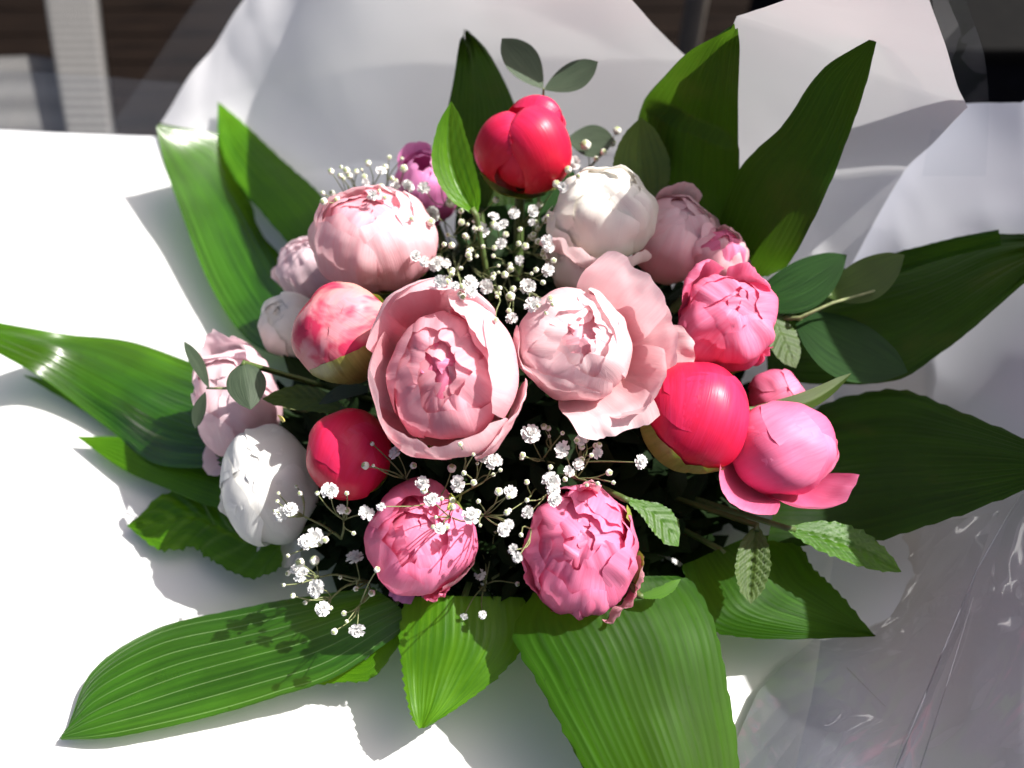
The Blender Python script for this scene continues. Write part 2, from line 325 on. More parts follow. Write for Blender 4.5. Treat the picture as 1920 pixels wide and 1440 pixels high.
# each row of control points runs from the fold at the bouquet outwards
fl = patch('paper_sheet', [[P(-420, 1900, 0.0), P(-500, 900, 0.0), P(-420, 222, 0.0)],
                           [P(500, 1900, 0.0), P(500, 900, 0.001), P(420, 262, 0.0)],
                           [P(1060, 1900, 0.0), P(1100, 900, 0.0), P(1040, 262, 0.0)],
                           [P(1640, 1900, 0.0), P(1620, 900, 0.0), P(1640, 262, 0.0)]], M['paper'], 50, 50, 0.0015, 9, 1)
tag(fl, 'bright white wrapping paper spread flat under the left side of the bouquet', 'paper')
back = patch('paper_sheet', [[P(420, 560, 0.006), P(560, 540, 0.010), P(760, 520, 0.014), P(1000, 500, 0.016), P(1360, 520, 0.02)],
                             [P(350, 372, 0.008), P(560, 330, 0.03), P(760, 300, 0.06), P(1000, 290, 0.08), P(1330, 300, 0.09)],
                             [P(299, 231, 0.016), P(520, 160, 0.08), P(760, 130, 0.14), P(1000, 120, 0.17), P(1300, 116, 0.19)],
                             [P(475, -10, 0.10), P(600, -60, 0.17), P(760, -80, 0.24), P(960, -60, 0.27), P(1160, -10, 0.26)]], M['tissue'], 90, 90, 0.002, 11, 2, lin=True, ridge=0.008)
tag(back, 'thin grey-white paper rising behind the coral bud, its left corner cut diagonally', 'paper')
br = patch('paper_sheet', [[P(1250, 560, 0.02), P(1400, 560, 0.02), P(1560, 560, 0.03)],
                           [P(1290, 330, 0.08), P(1500, 330, 0.10), P(1700, 330, 0.12)],
                           [P(1384, 46, 0.25), P(1600, 130, 0.235), P(1815, 215, 0.21)],
                           [P(1530, -22, 0.315), P(1640, -30, 0.325), P(1732, -20, 0.325)]], M['tissue'], 70, 70, 0.002, 11, 3, lin=True, ridge=0.008)
tag(br, 'pale pointed paper standing up behind the tall lance-shaped green leaf', 'paper')
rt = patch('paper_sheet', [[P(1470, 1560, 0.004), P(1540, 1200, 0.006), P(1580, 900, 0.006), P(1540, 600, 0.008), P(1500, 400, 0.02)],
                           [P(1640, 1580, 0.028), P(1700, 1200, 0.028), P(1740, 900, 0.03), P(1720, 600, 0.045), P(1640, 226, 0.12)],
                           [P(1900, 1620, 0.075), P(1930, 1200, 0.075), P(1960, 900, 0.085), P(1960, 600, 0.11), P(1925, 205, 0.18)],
                           [Vector((0.32, -0.34, 0.24)), Vector((0.35, -0.15, 0.28)), Vector((0.37, 0.0, 0.34)), Vector((0.38, 0.14, 0.38)), Vector((0.36, 0.27, 0.36))]], M['shadepaper'], 80, 90, 0.002, 10, 4, lin=True, ridge=0.008)
tag(rt, 'white paper tinted grey-blue for shade, curving up beyond the broad dark leaf by the pink peonies', 'paper')

# ------------------------------------------------------------------ cellophane
f1 = patch('cellophane_sheet', [[P(-420, 262, 0.003), P(-100, 266, 0.003), P(300, 280, 0.003)],
                                [P(-420, 226, 0.010), P(0, 236, 0.009), P(345, 262, 0.010)],
                                [P(-420, 128, 0.03), P(0, 132, 0.03), P(345, 156, 0.03)]], M['film'], 30, 30, 0.0008, 14, 5, lin=True)
tag(f1, 'clear cellophane edge sticking out behind the flat white paper', 'cellophane')
f2 = patch('cellophane_sheet', [[P(196, 252, 0.008), P(300, 252, 0.008), P(420, 300, 0.010)],
                                [P(284, 125, 0.05), P(400, 120, 0.055), P(480, 140, 0.055)],
                                [P(372, -6, 0.09), P(480, -30, 0.10), P(600, -60, 0.13)]], M['film'], 24, 30, 0.002, 12, 6)
tag(f2, 'diagonal strip of clear cellophane beside the cut corner of the back paper', 'cellophane')
f3 = patch('cellophane_sheet', [[P(1420, 1300, 0.006), P(1500, 1230, 0.008), P(1560, 1130, 0.010), P(1640, 1030, 0.014)],
                                [P(1400, 1500, 0.018), P(1590, 1300, 0.026), P(1700, 1130, 0.036), P(1790, 980, 0.05)],
                                [P(1690, 1480, 0.06), P(1740, 1340, 0.06), P(1810, 1130, 0.07), P(1890, 960, 0.085)]], M['filmr'], 9, 11, 0.008, 22, 7, smooth=False)
tube('fold', [P(1588, 1252, 0.024), P(1625, 1290, 0.029), P(1660, 1325, 0.033)], 0.0002, 0.0002, M['foldglint'], f3)  # thin tubes added to draw the glints on the creases
tube('fold', [P(1725, 1440, 0.062), P(1770, 1300, 0.065), P(1825, 1120, 0.074)], 0.0003, 0.0002, M['foldglint'], f3)
tag(f3, 'crumpled glossy cellophane reflecting the pink flowers beside the ribbed leaf', 'cellophane')
f4 = patch('cellophane_sheet', [[P(1655, 1500, 0.055), P(1760, 1240, 0.06), P(1830, 1070, 0.07), P(1910, 930, 0.09)],
                                [P(1760, 1500, 0.075), P(1850, 1240, 0.085), P(1920, 1070, 0.10), P(2000, 900, 0.115)],
                                [P(2300, 1500, 0.20), P(2350, 1240, 0.20), P(2400, 1070, 0.21), P(2450, 900, 0.22)]], M['filmr'], 30, 30, 0.003, 12, 8)
tube('fold', [P(1655, 1500, 0.0555), P(1760, 1240, 0.061), P(1830, 1070, 0.0712), P(1910, 930, 0.0915)], 0.0004, 0.0003, M['foldglint'], f4)  # tube added to draw the bright line along the film edge
tag(f4, 'smooth clear cellophane leaning on the white paper tinted blue-grey for shade', 'cellophane')
f5 = patch('cellophane_sheet', [[P(1730, 330, 0.15), P(1760, 150, 0.22), P(1745, -30, 0.30)],
                                [P(1850, 330, 0.16), P(1850, 150, 0.22), P(1800, -30, 0.30)]], M['film'], 12, 20, 0.003, 12, 9)
tag(f5, 'narrow clear cellophane margin past the pointed paper near the black box', 'cellophane')

# ------------------------------------------------------------------ background things
ch = thing('garden_chair', 'grey woven garden chair standing on the dark boards', 'chair', (-0.95, 1.15, DECK))
def slab(name, corners, th, mat, parent, n=10, crumple=0):
    o = patch(name, corners, mat, n, n, crumple, 5, 11); o.modifiers.new('thickness', 'SOLIDIFY').thickness = th
    adopt(o, parent); return o
zs = -0.20
a, b = P(88, -160, 0.16), P(222, 330, -0.20)
slab('backrest_post', [[P(66, -260, -0.10), P(98, 20, -0.15), P(150, 330, zs + 0.012)], [P(165, -260, -0.10), P(190, 20, -0.15), P(228, 330, zs + 0.012)]], 0.03, M['woven'], ch)
slab('seat', [[P(-500, 122, zs), P(-200, 118, zs), P(60, 104, zs), P(150, 130, zs)], [P(-500, 420, zs - 0.01), P(-200, 420, zs - 0.01), P(60, 420, zs - 0.01), P(215, 420, zs - 0.01)]], 0.04, M['woven'], ch)
for (x, y) in ((-480, 180), (100, 170), (-480, 380), (150, 380)):
    q = P(x, y, zs - 0.03); tube('leg', [q, Vector((q.x, q.y, DECK))], 0.016, 0.014, M['woven'], ch, 10)
bx = thing('storage_box', 'black box with dark grey lid standing behind the pointed paper', 'box', (1.25, 1.5, DECK))
c1 = P(2050, 92, -0.30) + Vector((0, 0.22, 0))
bm_obj('body', box_geo((c1.x, c1.y + 0.1, (DECK - 0.33) / 2), (0.9, 0.6, -0.33 - DECK), 0.01), M['black'], bx)
bm_obj('lid', box_geo((c1.x, c1.y + 0.1, -0.315), (0.94, 0.64, 0.03), 0.008), M['blacklid'], bx)
q = P(1290, 60, -0.3)
pl = tube('pole', [Vector((q.x, q.y, DECK - 0.001)), Vector((q.x + 0.01, q.y, 0.0)), Vector((q.x + 0.02, q.y, 0.9))], 0.02, 0.02, M['pole'], None, 14)
tag(pl, 'slim pale pole seen in the gap between the two standing papers', 'pole')

# ------------------------------------------------------------------ leaves
TIE = Vector((0.005, 0.055, 0.012))
def leaf(name, label, catg, left, right, zs, mat, pleat=0.0, npl=9, arch=0.0, jag=0.0, jn=26, nu=37, nv=44, pin=0.0, npin=9, seed=1, stalk=True, group=None, wave=0.0, tipjag=0.0, fold=0.0, parent=None, tz=0.0):
    if pleat: nu = npl * 6 + 1
    L = [Vector((x, y, 0)) for x, y in left]; Rr = [Vector((x, y, 0)) for x, y in right]; Z = [Vector((z, 0, 0)) for z in zs]
    rows = []
    for j in range(nv):
        v = j / (nv - 1); a = cat(L, v); b = cat(Rr, v); z = cat(Z, v).x
        row = []
        for i in range(nu):
            u = i / (nu - 1); e = 2 * u - 1
            vv = v
            p = a.lerp(b, u)
            if tipjag and v > 0.6:
                k = nz(u * 9 + seed, 3.3) * tipjag * ((v - 0.6) / 0.4) ** 2
                c0 = a.lerp(b, u); vb = max(v - abs(k), 0); p = cat(L, vb).lerp(cat(Rr, vb), u)
            if jag and (i == 0 or i == nu - 1):
                s = (v * jn + 0.37 * i + seed * .61) % 1.0
                p = p + (p - a.lerp(b, 0.5)).normalized() * jag * (1 - s) * (0.6 + 0.8 * abs(nz(v * 11, seed))) * min(1, 6 * (1 - v))
            row.append(P(p.x, p.y, z + tz * (1 - 2 * u) * math.sin(math.pi * min(v, 0.98))))
        rows.append(row)
    V = []; UV = []
    for j in range(nv):
        for i in range(nu):
            du = rows[j][min(i + 1, nu - 1)] - rows[j][max(i - 1, 0)]; dv = rows[min(j + 1, nv - 1)][i] - rows[max(j - 1, 0)][i]
            wd = (rows[j][-1] - rows[j][0]).length
            jj = min(max(j, 2), nv - 3)
            n = (rows[jj][-1] - rows[jj][0]).cross(rows[jj + 2][nu // 2] - rows[jj - 2][nu // 2])
            n = n.normalized() if n.length > 1e-9 else Vector((0, 0, 1))
            if n.z < 0: n = -n
            u = i / (nu - 1); v = j / (nv - 1); e = 2 * u - 1
            h = arch * wd * (1 - e * e) - fold * wd * (1 - abs(e))
            tp = min(1, wd / 0.02)
            if pleat: dd = abs(((u * npl) % 1.0) - 0.5); h += pleat * tp * (0.5 * (1 - 4 * dd) - 1.1 * math.exp(-(dd / 0.10) ** 2))
            if pin: h += pin * tp * math.sin(2 * math.pi * npin * (v - 0.22 * abs(e))) - pin * 1.5 * tp * math.exp(-(e / 0.08) ** 2)
            h += wave * nz(v * 3.1 + seed, e * 1.3, seed * 1.7)
            V.append(rows[j][i] + n * h); UV.append((u, v))
    root = thing(name, label, catg, rows[0][nu // 2], group) if parent is None else parent
    o = mesh_obj('blade', V, grid_faces(nu, nv), mat, root, UV)
    b0 = rows[0][nu // 2]
    if stalk:
        ex = (rows[0][nu // 2] - rows[3][nu // 2]).normalized()
        t = TIE + Vector((nz(seed, 1.1), nz(seed, 2.2), 0)) * 0.015
        m0 = b0 + (t - b0) * 0.4 + Vector((0, 0, -0.006))
        tube('stalk', [rows[2][nu // 2], b0, m0, t], 0.0018, 0.002, M['stem'], root)
    return root
BIG = 'broad ribbed leaves fanned around the bouquet'
leaf('ribbed_leaf', 'broad glossy leaf pointing up-left above the flat white paper, white glint near its blunt tip', 'leaf',
     [(560, 680), (470, 640), (398, 540), (345, 420), (312, 320), (296, 232)], [(680, 600), (650, 500), (600, 412), (530, 325), (430, 262), (300, 231)],
     [0.045, 0.03, 0.02, 0.024, 0.046, 0.072], M['palmgloss'], 0.0012, 11, 0.04, 0, tz=0.010, wave=0.007, seed=2, group=BIG)
leaf('ribbed_leaf', 'narrow bright leaf with yellow-green stripe behind the blunt glossy leaf', 'leaf',
     [(600, 520), (520, 430), (445, 340), (412, 270), (408, 192)], [(640, 440), (600, 365), (540, 310), (470, 245), (409, 191)],
     [0.054, 0.048, 0.046, 0.048, 0.056], M['fresh'], 0.0010, 7, 0.05, wave=0.002, seed=3, group=BIG, jag=3)
leaf('ribbed_leaf', 'long wet-looking leaf with crinkled white glare, beside the lilac peony', 'leaf',
     [(480, 880), (300, 870), (190, 790), (70, 705), (-40, 640)], [(480, 745), (390, 688), (270, 652), (130, 622), (-40, 592)],
     [0.05, 0.03, 0.018, 0.030, 0.078], M['palmgloss'], 0.0014, 10, 0.08, wave=0.011, seed=4, group=BIG)
leaf('ribbed_leaf', 'pale underside of a torn leaf edge below the wet-looking leaf', 'leaf',
     [(430, 900), (330, 880), (240, 825), (150, 765), (44, 704)], [(430, 830), (340, 800), (250, 765), (150, 728), (46, 703)],
     [0.036, 0.022, 0.014, 0.010, 0.010], M['fresh'], 0.0006, 6, 0.04, 2, seed=5, group=BIG)
leaf('ribbed_leaf', 'slim yellow-green leaf tip poking out over paper beside white peony', 'leaf',
     [(500, 960), (400, 950), (310, 915), (230, 880), (145, 820)], [(520, 900), (430, 890), (330, 860), (250, 822), (146, 818)],
     [0.045, 0.034, 0.024, 0.016, 0.012], M['fresh'], 0.0008, 7, 0.06, 0, seed=6, group=BIG)
leaf('serrated_leaf', 'fresh green saw-edged leaf half in shadow under the cool white peony', 'leaf',
     [(530, 1060), (470, 1082), (400, 1050), (365, 1022), (300, 1026), (240, 988)], [(530, 960), (470, 940), (420, 925), (370, 916), (315, 925), (238, 986)],
     [0.034, 0.028, 0.022, 0.017, 0.014, 0.011], M['fresh'], arch=0.04, jag=11, jn=22, pin=0.0011, npin=8, seed=7)
leaf('ribbed_leaf', 'long arching leaf with pale parallel veins lying on the white paper', 'leaf',
     [(780, 1165), (640, 1262), (520, 1305), (380, 1345), (215, 1382), (114, 1388)], [(700, 1100), (560, 1118), (440, 1142), (290, 1180), (172, 1258), (122, 1366)],
     [0.044, 0.036, 0.028, 0.021, 0.015, 0.008], M['palmlight'], 0.0006, 8, 0.10, 1.5, 18, wave=0.004, seed=8, group=BIG, tipjag=0.03)
leaf('ribbed_leaf', 'small chewed green leaf end peeking from under the arching leaf', 'leaf',
     [(760, 1190), (700, 1268), (640, 1278), (580, 1284)], [(720, 1180), (690, 1235), (640, 1240), (580, 1278)],
     [0.034, 0.03, 0.026, 0.022], M['fresh'], 0.0005, 5, 0.02, 4, 9, seed=9, group=BIG)
leaf('ribbed_leaf', 'short torn leaf with ragged left edge pointing down between two long leaves', 'leaf',
     [(760, 1120), (752, 1205), (758, 1270), (770, 1330), (785, 1366)], [(980, 1120), (985, 1200), (930, 1270), (870, 1318), (800, 1364)],
     [0.056, 0.052, 0.046, 0.042, 0.038], M['fresh'], 0.0006, 8, 0.03, 9, 14, wave=0.002, seed=10, group=BIG)
leaf('ribbed_leaf', 'large ribbed leaf with dark parallel grooves hanging below the front pink peony', 'leaf',
     [(1000, 1110), (965, 1190), (1010, 1280), (1065, 1380), (1130, 1490), (1240, 1620)], [(1270, 1080), (1300, 1092), (1338, 1170), (1362, 1290), (1384, 1420), (1380, 1600)],
     [0.072, 0.070, 0.066, 0.058, 0.05, 0.04], M['palm'], 0.0008, 11, 0.09, 7, 11, wave=0.003, seed=11, group=BIG)
leaf('ribbed_leaf', 'dark leaf edge just under the large grooved leaf', 'leaf',
     [(1040, 1240), (1042, 1320), (1068, 1390), (1110, 1470)], [(1140, 1240), (1130, 1320), (1160, 1400), (1200, 1480)],
     [0.052, 0.046, 0.036, 0.026], M['palm'], 0.0008, 6, 0.02, 3, 9, seed=12, group=BIG)
leaf('ribbed_leaf', 'dark triangular leaf with sunlit lower rim to the right of the grooved leaf', 'leaf',
     [(1280, 1060), (1300, 1130), (1330, 1178), (1440, 1196), (1640, 1194)], [(1420, 1000), (1490, 1020), (1530, 1070), (1575, 1115), (1641, 1191)],
     [0.056, 0.054, 0.05, 0.044, 0.036], M['palm'], 0.0006, 10, 0.03, 7, 14, wave=0.003, seed=13, group=BIG)
leaf('ribbed_leaf', 'very broad shade-darkened leaf spreading towards the shaded paper beside the opened pink peony', 'leaf',
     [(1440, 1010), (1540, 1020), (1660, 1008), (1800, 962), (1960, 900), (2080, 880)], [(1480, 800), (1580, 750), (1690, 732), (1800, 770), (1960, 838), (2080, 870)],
     [0.066, 0.07, 0.08, 0.095, 0.115, 0.13], M['palmshade'], 0.0008, 13, 0.04, 7, 14, wave=0.004, seed=14, group=BIG)
leaf('ribbed_leaf', 'long shade-darkened leaf with split tip behind the oval leaves right of the pink bud', 'leaf',
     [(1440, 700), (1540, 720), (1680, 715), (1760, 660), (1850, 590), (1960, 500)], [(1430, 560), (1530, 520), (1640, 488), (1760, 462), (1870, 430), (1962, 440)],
     [0.066, 0.07, 0.085, 0.10, 0.12, 0.14], M['palmshade'], 0.0008, 12, 0.04, 2, wave=0.004, seed=15, group=BIG, tipjag=0.10)
leaf('ribbed_leaf', 'slender dark blade with squared tip along the upper rim of the split-tip leaf', 'leaf',
     [(1440, 590), (1560, 552), (1680, 512), (1790, 478), (1878, 460)], [(1440, 540), (1550, 512), (1660, 478), (1770, 452), (1872, 428)],
     [0.085, 0.095, 0.11, 0.125, 0.14], M['palm'], 0.0006, 6, 0.04, 2, wave=0.002, seed=19, group=BIG)
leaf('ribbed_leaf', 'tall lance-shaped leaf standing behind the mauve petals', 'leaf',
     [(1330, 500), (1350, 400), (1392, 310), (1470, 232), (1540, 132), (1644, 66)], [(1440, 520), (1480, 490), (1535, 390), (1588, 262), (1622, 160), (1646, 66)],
     [0.12, 0.15, 0.185, 0.22, 0.25, 0.275], M['palmshade'], 0.0009, 9, 0.06, 2, 9, wave=0.003, seed=16, group=BIG)
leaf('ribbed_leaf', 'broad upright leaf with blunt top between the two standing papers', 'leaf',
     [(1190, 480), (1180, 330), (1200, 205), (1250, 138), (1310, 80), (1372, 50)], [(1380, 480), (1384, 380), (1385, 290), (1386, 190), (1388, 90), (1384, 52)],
     [0.12, 0.15, 0.185, 0.22, 0.25, 0.268], M['palmshade'], 0.0009, 10, 0.05, 0, wave=0.003, seed=17, group=BIG)
leaf('ribbed_leaf', 'forked shade-darkened leaf standing left of the topmost coral bud', 'leaf',
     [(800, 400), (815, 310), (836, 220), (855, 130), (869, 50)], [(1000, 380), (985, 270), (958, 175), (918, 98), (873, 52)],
     [0.12, 0.145, 0.17, 0.19, 0.21], M['palmshade'], 0.0008, 7, 0.06, 0, wave=0.002, seed=18, group=BIG, tipjag=0.22)

def sleaf(name, label, base, tip, wpx, z0, z1, mat, bend=0.0, jag=0.0, pin=0.0, npin=8, seed=1, arch=0.0, fold=0.0, group=None, stalk=True, parent=None, wm=0.5, nu=17, nv=30, skew=0.0):
    b = Vector((base[0], base[1], 0)); t = Vector((tip[0], tip[1], 0)); d = t - b; nrm = Vector((-d.y, d.x, 0)).normalized()
    L = []; Rr = []; Zs = []; K = 8
    for k in range(K + 1):
        v = k / K; c = b.lerp(t, v) + nrm * bend * d.length * math.sin(math.pi * v)
        ww = wpx * 0.5 * (math.sin(math.pi * v ** (math.log(0.5) / math.log(wm))) ** 0.75 if 0 < v < 1 else 0.0) + 0.6
        L.append((c.x - nrm.x * ww * (1 - skew), c.y - nrm.y * ww * (1 - skew))); Rr.append((c.x + nrm.x * ww * (1 + skew), c.y + nrm.y * ww * (1 + skew))); Zs.append(lerp(z0, z1, v))
    return leaf(name, label, 'leaf', L, Rr, Zs, mat, arch=arch, jag=jag, jn=16, pin=pin, npin=npin, nu=nu, nv=nv, seed=seed, fold=fold, group=group, stalk=stalk, parent=parent)
# eucalyptus and small leaves
def sprig(name, label, leaves, stem, mat, group=None):
    root = thing(name, label, 'leaf sprig', P(*stem[0]), group)
    for k, (bs, tp, wd, z0, z1) in enumerate(leaves):
        sleaf('leaf', '', bs, tp, wd, z0, z1, mat, seed=30 + k, stalk=False, parent=root, fold=0.06, bend=0.03, wm=0.55)
    pts = [P(*s) for s in stem]; tube('stem', [TIE] + [pts[0].lerp(TIE, 0.35) - Vector((0, 0, 0.01))] + pts, 0.0016, 0.0007, M['thinstem'], root)
    return root
sprig('eucalyptus_sprig', 'pair of grey-green oval leaves above the topmost coral bud', [((1018, 166), (941, 72), 62, 0.205, 0.225), ((1020, 168), (1121, 116), 52, 0.205, 0.22), ((1062, 262), (1152, 262), 60, 0.165, 0.17)],
      [(1016, 300, 0.14), (1018, 210, 0.185), (1019, 166, 0.205)], M['euca'])
sprig('eucalyptus_sprig', 'small grey-green leaves with folded one lying over the lilac peony', [((392, 728), (345, 640), 24, 0.115, 0.105), ((425, 728), (495, 738), 0, 0.12, 0.12), ((385, 735), (366, 803), 24, 0.115, 0.10)],
      [(520, 760, 0.07), (430, 728, 0.12), (388, 728, 0.115)], M['euca'])
sleaf('eucalyptus_leaf', 'notched grey-green leaf catching light in front of the lilac peony', (455, 680), (470, 768), 74, 0.135, 0.13, M['euca'], seed=41, wm=0.45, fold=-0.12)
sleaf('eucalyptus_leaf', 'thin silvery leaf under the striped bud', (700, 730), (598, 758), 26, 0.13, 0.12, M['euca'], seed=42, bend=0.1)
sleaf('serrated_leaf', 'olive saw-edged leaf under the striped bud', (650, 770), (492, 748), 44, 0.115, 0.11, M['olive'], 0.08, 3, 0.0006, seed=43)
sleaf('serrated_leaf', 'upright yellow-green pointed leaf in front of the topmost coral bud', (893, 404), (846, 190), 74, 0.175, 0.22, M['fresh'], -0.10, 3, 0.0004, 8, seed=44, wm=0.45, fold=0.28)
sleaf('serrated_leaf', 'pointed green leaf standing behind the cream white peony', (1215, 380), (1202, 220), 104, 0.155, 0.195, M['olive'], -0.04, 3, 0.0004, 8, seed=45, wm=0.42, fold=0.14)
sleaf('ovate_leaf', 'dark rounded leaf in front of the broad upright leaf', (1215, 345), (1268, 168), 84, 0.15, 0.195, M['olive'], seed=46)
sleaf('ovate_leaf', 'dark oval leaf beside the mauve petals', (1410, 572), (1588, 478), 92, 0.125, 0.14, M['ovate'], 0.06, seed=47)
sleaf('ovate_leaf', 'mid green oval leaf lying across the split-tip leaf', (1548, 556), (1696, 478), 78, 0.125, 0.14, M['olive'], 0.05, seed=48)
sleaf('ovate_leaf', 'large dark oval leaf below the brown twig', (1488, 592), (1702, 698), 112, 0.115, 0.12, M['ovate'], 0.05, seed=49)
sleaf('serrated_leaf', 'small green saw-edged leaf tucked behind the pink bud', (1448, 590), (1492, 690), 52, 0.125, 0.115, M['olive'], 0.0, 4, 0.0005, 6, seed=50)
sleaf('twisted_leaf', 'narrow olive leaf curling over the half-hidden pink bud', (1400, 768), (1596, 700), 34, 0.12, 0.13, M['olive'], 0.10, seed=51, fold=0.2)
sleaf('serrated_leaf', 'bright saw-edged leaf below the opened pink peony', (1475, 990), (1690, 1072), 62, 0.085, 0.075, M['fresh'], -0.06, 4, 0.0010, 9, seed=52, fold=0.06)
sleaf('serrated_leaf', 'folded pleated saw-edged leaf hanging below the opened pink peony', (1420, 985), (1408, 1132), 62, 0.09, 0.078, M['olive'], -0.05, 5, 0.0012, 9, seed=53, skew=0.3, fold=0.12)
sleaf('serrated_leaf', 'small green leaf beside the ruffled front pink peony', (1170, 935), (1272, 1024), 48, 0.115, 0.10, M['fresh'], -0.12, 5, 0.0004, 6, seed=54, wm=0.65)
sleaf('serrated_leaf', 'tiny curled leaf tip above the large grooved leaf', (1200, 1118), (1276, 1086), 18, 0.088, 0.09, M['fresh'], 0.1, 4, seed=55)
sleaf('ovate_leaf', 'added leaf darkening the gap behind baby breath, under the upright yellow-green leaf', (940, 540), (890, 330), 120, 0.085, 0.118, M['ovate'], seed=61)  # this leaf and the next two are added to darken a pale gap
sleaf('ovate_leaf', 'added leaf darkening the gap behind baby breath, directly under the topmost coral bud', (970, 540), (985, 300), 130, 0.08, 0.112, M['ovate'], seed=62)
sleaf('ovate_leaf', 'added leaf darkening the gap behind baby breath, against the cream-white peony', (1000, 540), (1075, 320), 120, 0.085, 0.115, M['ovate'], seed=63)
tw = tube('twig', [P(1430, 600, 0.11), P(1500, 596, 0.13), P(1560, 568, 0.13), P(1640, 545, 0.135)], 0.0016, 0.0008, M['thinstem'], None)
tag(tw, 'thin brown twig between the dark oval leaves', 'twig')

# ------------------------------------------------------------------ peonies
DEF = {}
FL = []   # (bvh verts) collected for resting the baby's breath on the blooms
def frame(ax, ay, flip=1):
    az = math.sqrt(max(0.0, 1 - ax * ax - ay * ay))
    a = (RIGHT * ax + UP * ay - FWD * az).normalized()
    e1 = (RIGHT - a * RIGHT.dot(a)); e1.normalize(); e2 = a.cross(e1)
    return e1, e2, a
def prof_sphere(t0, t1, st=1.0, k=1.0):
    return lambda v: (k * math.sin(lerp(t0, t1, v)), k * st * math.cos(lerp(t0, t1, v)))
def prof_pts(pts):
    L = [Vector((a, b, 0)) for a, b in pts]
    return lambda v: (lambda q: (q.x, q.y))(cat(L, v))
def petal(root, fr, O, R, prof, W, phi, mat, cup=1.0, rag=0.04, ragf=5.0, ruf=0.02, curl=0.0, tuck=0.03, seed=0, nu=21, nv=23, wb=0.35, name='petal', side=0.0, point=0.0, tilt=0.0, crease=0.0):
    e1, e2, a = fr; cp, sp = math.cos(phi), math.sin(phi)
    er = e1 * cp + e2 * sp; et = -e1 * sp + e2 * cp
    V = []; UV = []
    for j in range(nv):
        for i in range(nu):
            u = 2 * i / (nu - 1) - 1
            cut = rag * (0.55 + 0.9 * nz(u * ragf * 0.5 + seed * 3.3, seed * 1.9)) + rag * 0.45 * abs(nz(u * ragf * 2.2 + seed, seed * 7.7)) + 0.10 * abs(u) ** 3 + point * abs(u)
            v = (j / (nv - 1)) * (1 - cut)
            r, z = prof(v); r2, z2 = prof(min(v + 0.02, 1.02)); r1, z1 = prof(max(v - 0.02, 0))
            tr, tz = r2 - r1, z2 - z1; ln = math.hypot(tr, tz) or 1; nr, nzz = tz / ln, -tr / ln
            q = min(max((v - 0.6) / 0.62, -1), 1)
            wv = W * (wb + (1 - wb) * math.sin(min(v / 0.6, 1) * math.pi / 2) ** 1.2 if v < 0.6 else math.sqrt(max(0.03, 1 - (max(0, v - 0.6) / 0.62) ** 2.6)))
            s = u * wv + side * v * v
            c = cup
            x = c * math.sin(s / c); d = c * (1 - math.cos(s / c))
            wob = ruf * (0.25 + v * v) * (nz(u * 1.9 + seed * 5.1, v * 2.6 + seed, seed * .7) + 0.55 * nz(u * 4.6, v * 5.2 + seed * 2.3, seed)) * 1.6
            h = -d + wob + crease * (0.3 + 0.7 * v) * nz(u * 4.2 + seed * 2.2, v * 0.9 + seed) + curl * max(0, v - 0.35) ** 2 * 2.4 + tuck * u
            p = O + (er * (r + nr * h) + a * (z + nzz * h) + et * (x + tilt * v * v)) * R
            if DEF:
                q = p - O; ql = max(q.length, 1e-6); nn = q / ql
                q = q * (1 + DEF['lump'] * noise.noise(nn * 1.5 + Vector((DEF['seed'] * 2.7, 0, 0))) + DEF['lump'] * 0.18 * noise.noise(nn * 3.4 + Vector((0, DEF['seed'] * 1.9, 0))))
                q = q + RIGHT * (q.dot(RIGHT) * (DEF['asp'][0] - 1)) + UP * (q.dot(UP) * (DEF['asp'][1] - 1)); p = O + q
            V.append(p); UV.append((i / (nu - 1), v))
    o = mesh_obj(name, V, grid_faces(nu, nv), mat, root, UV)
    FL.append((V, grid_faces(nu, nv)))
    return o
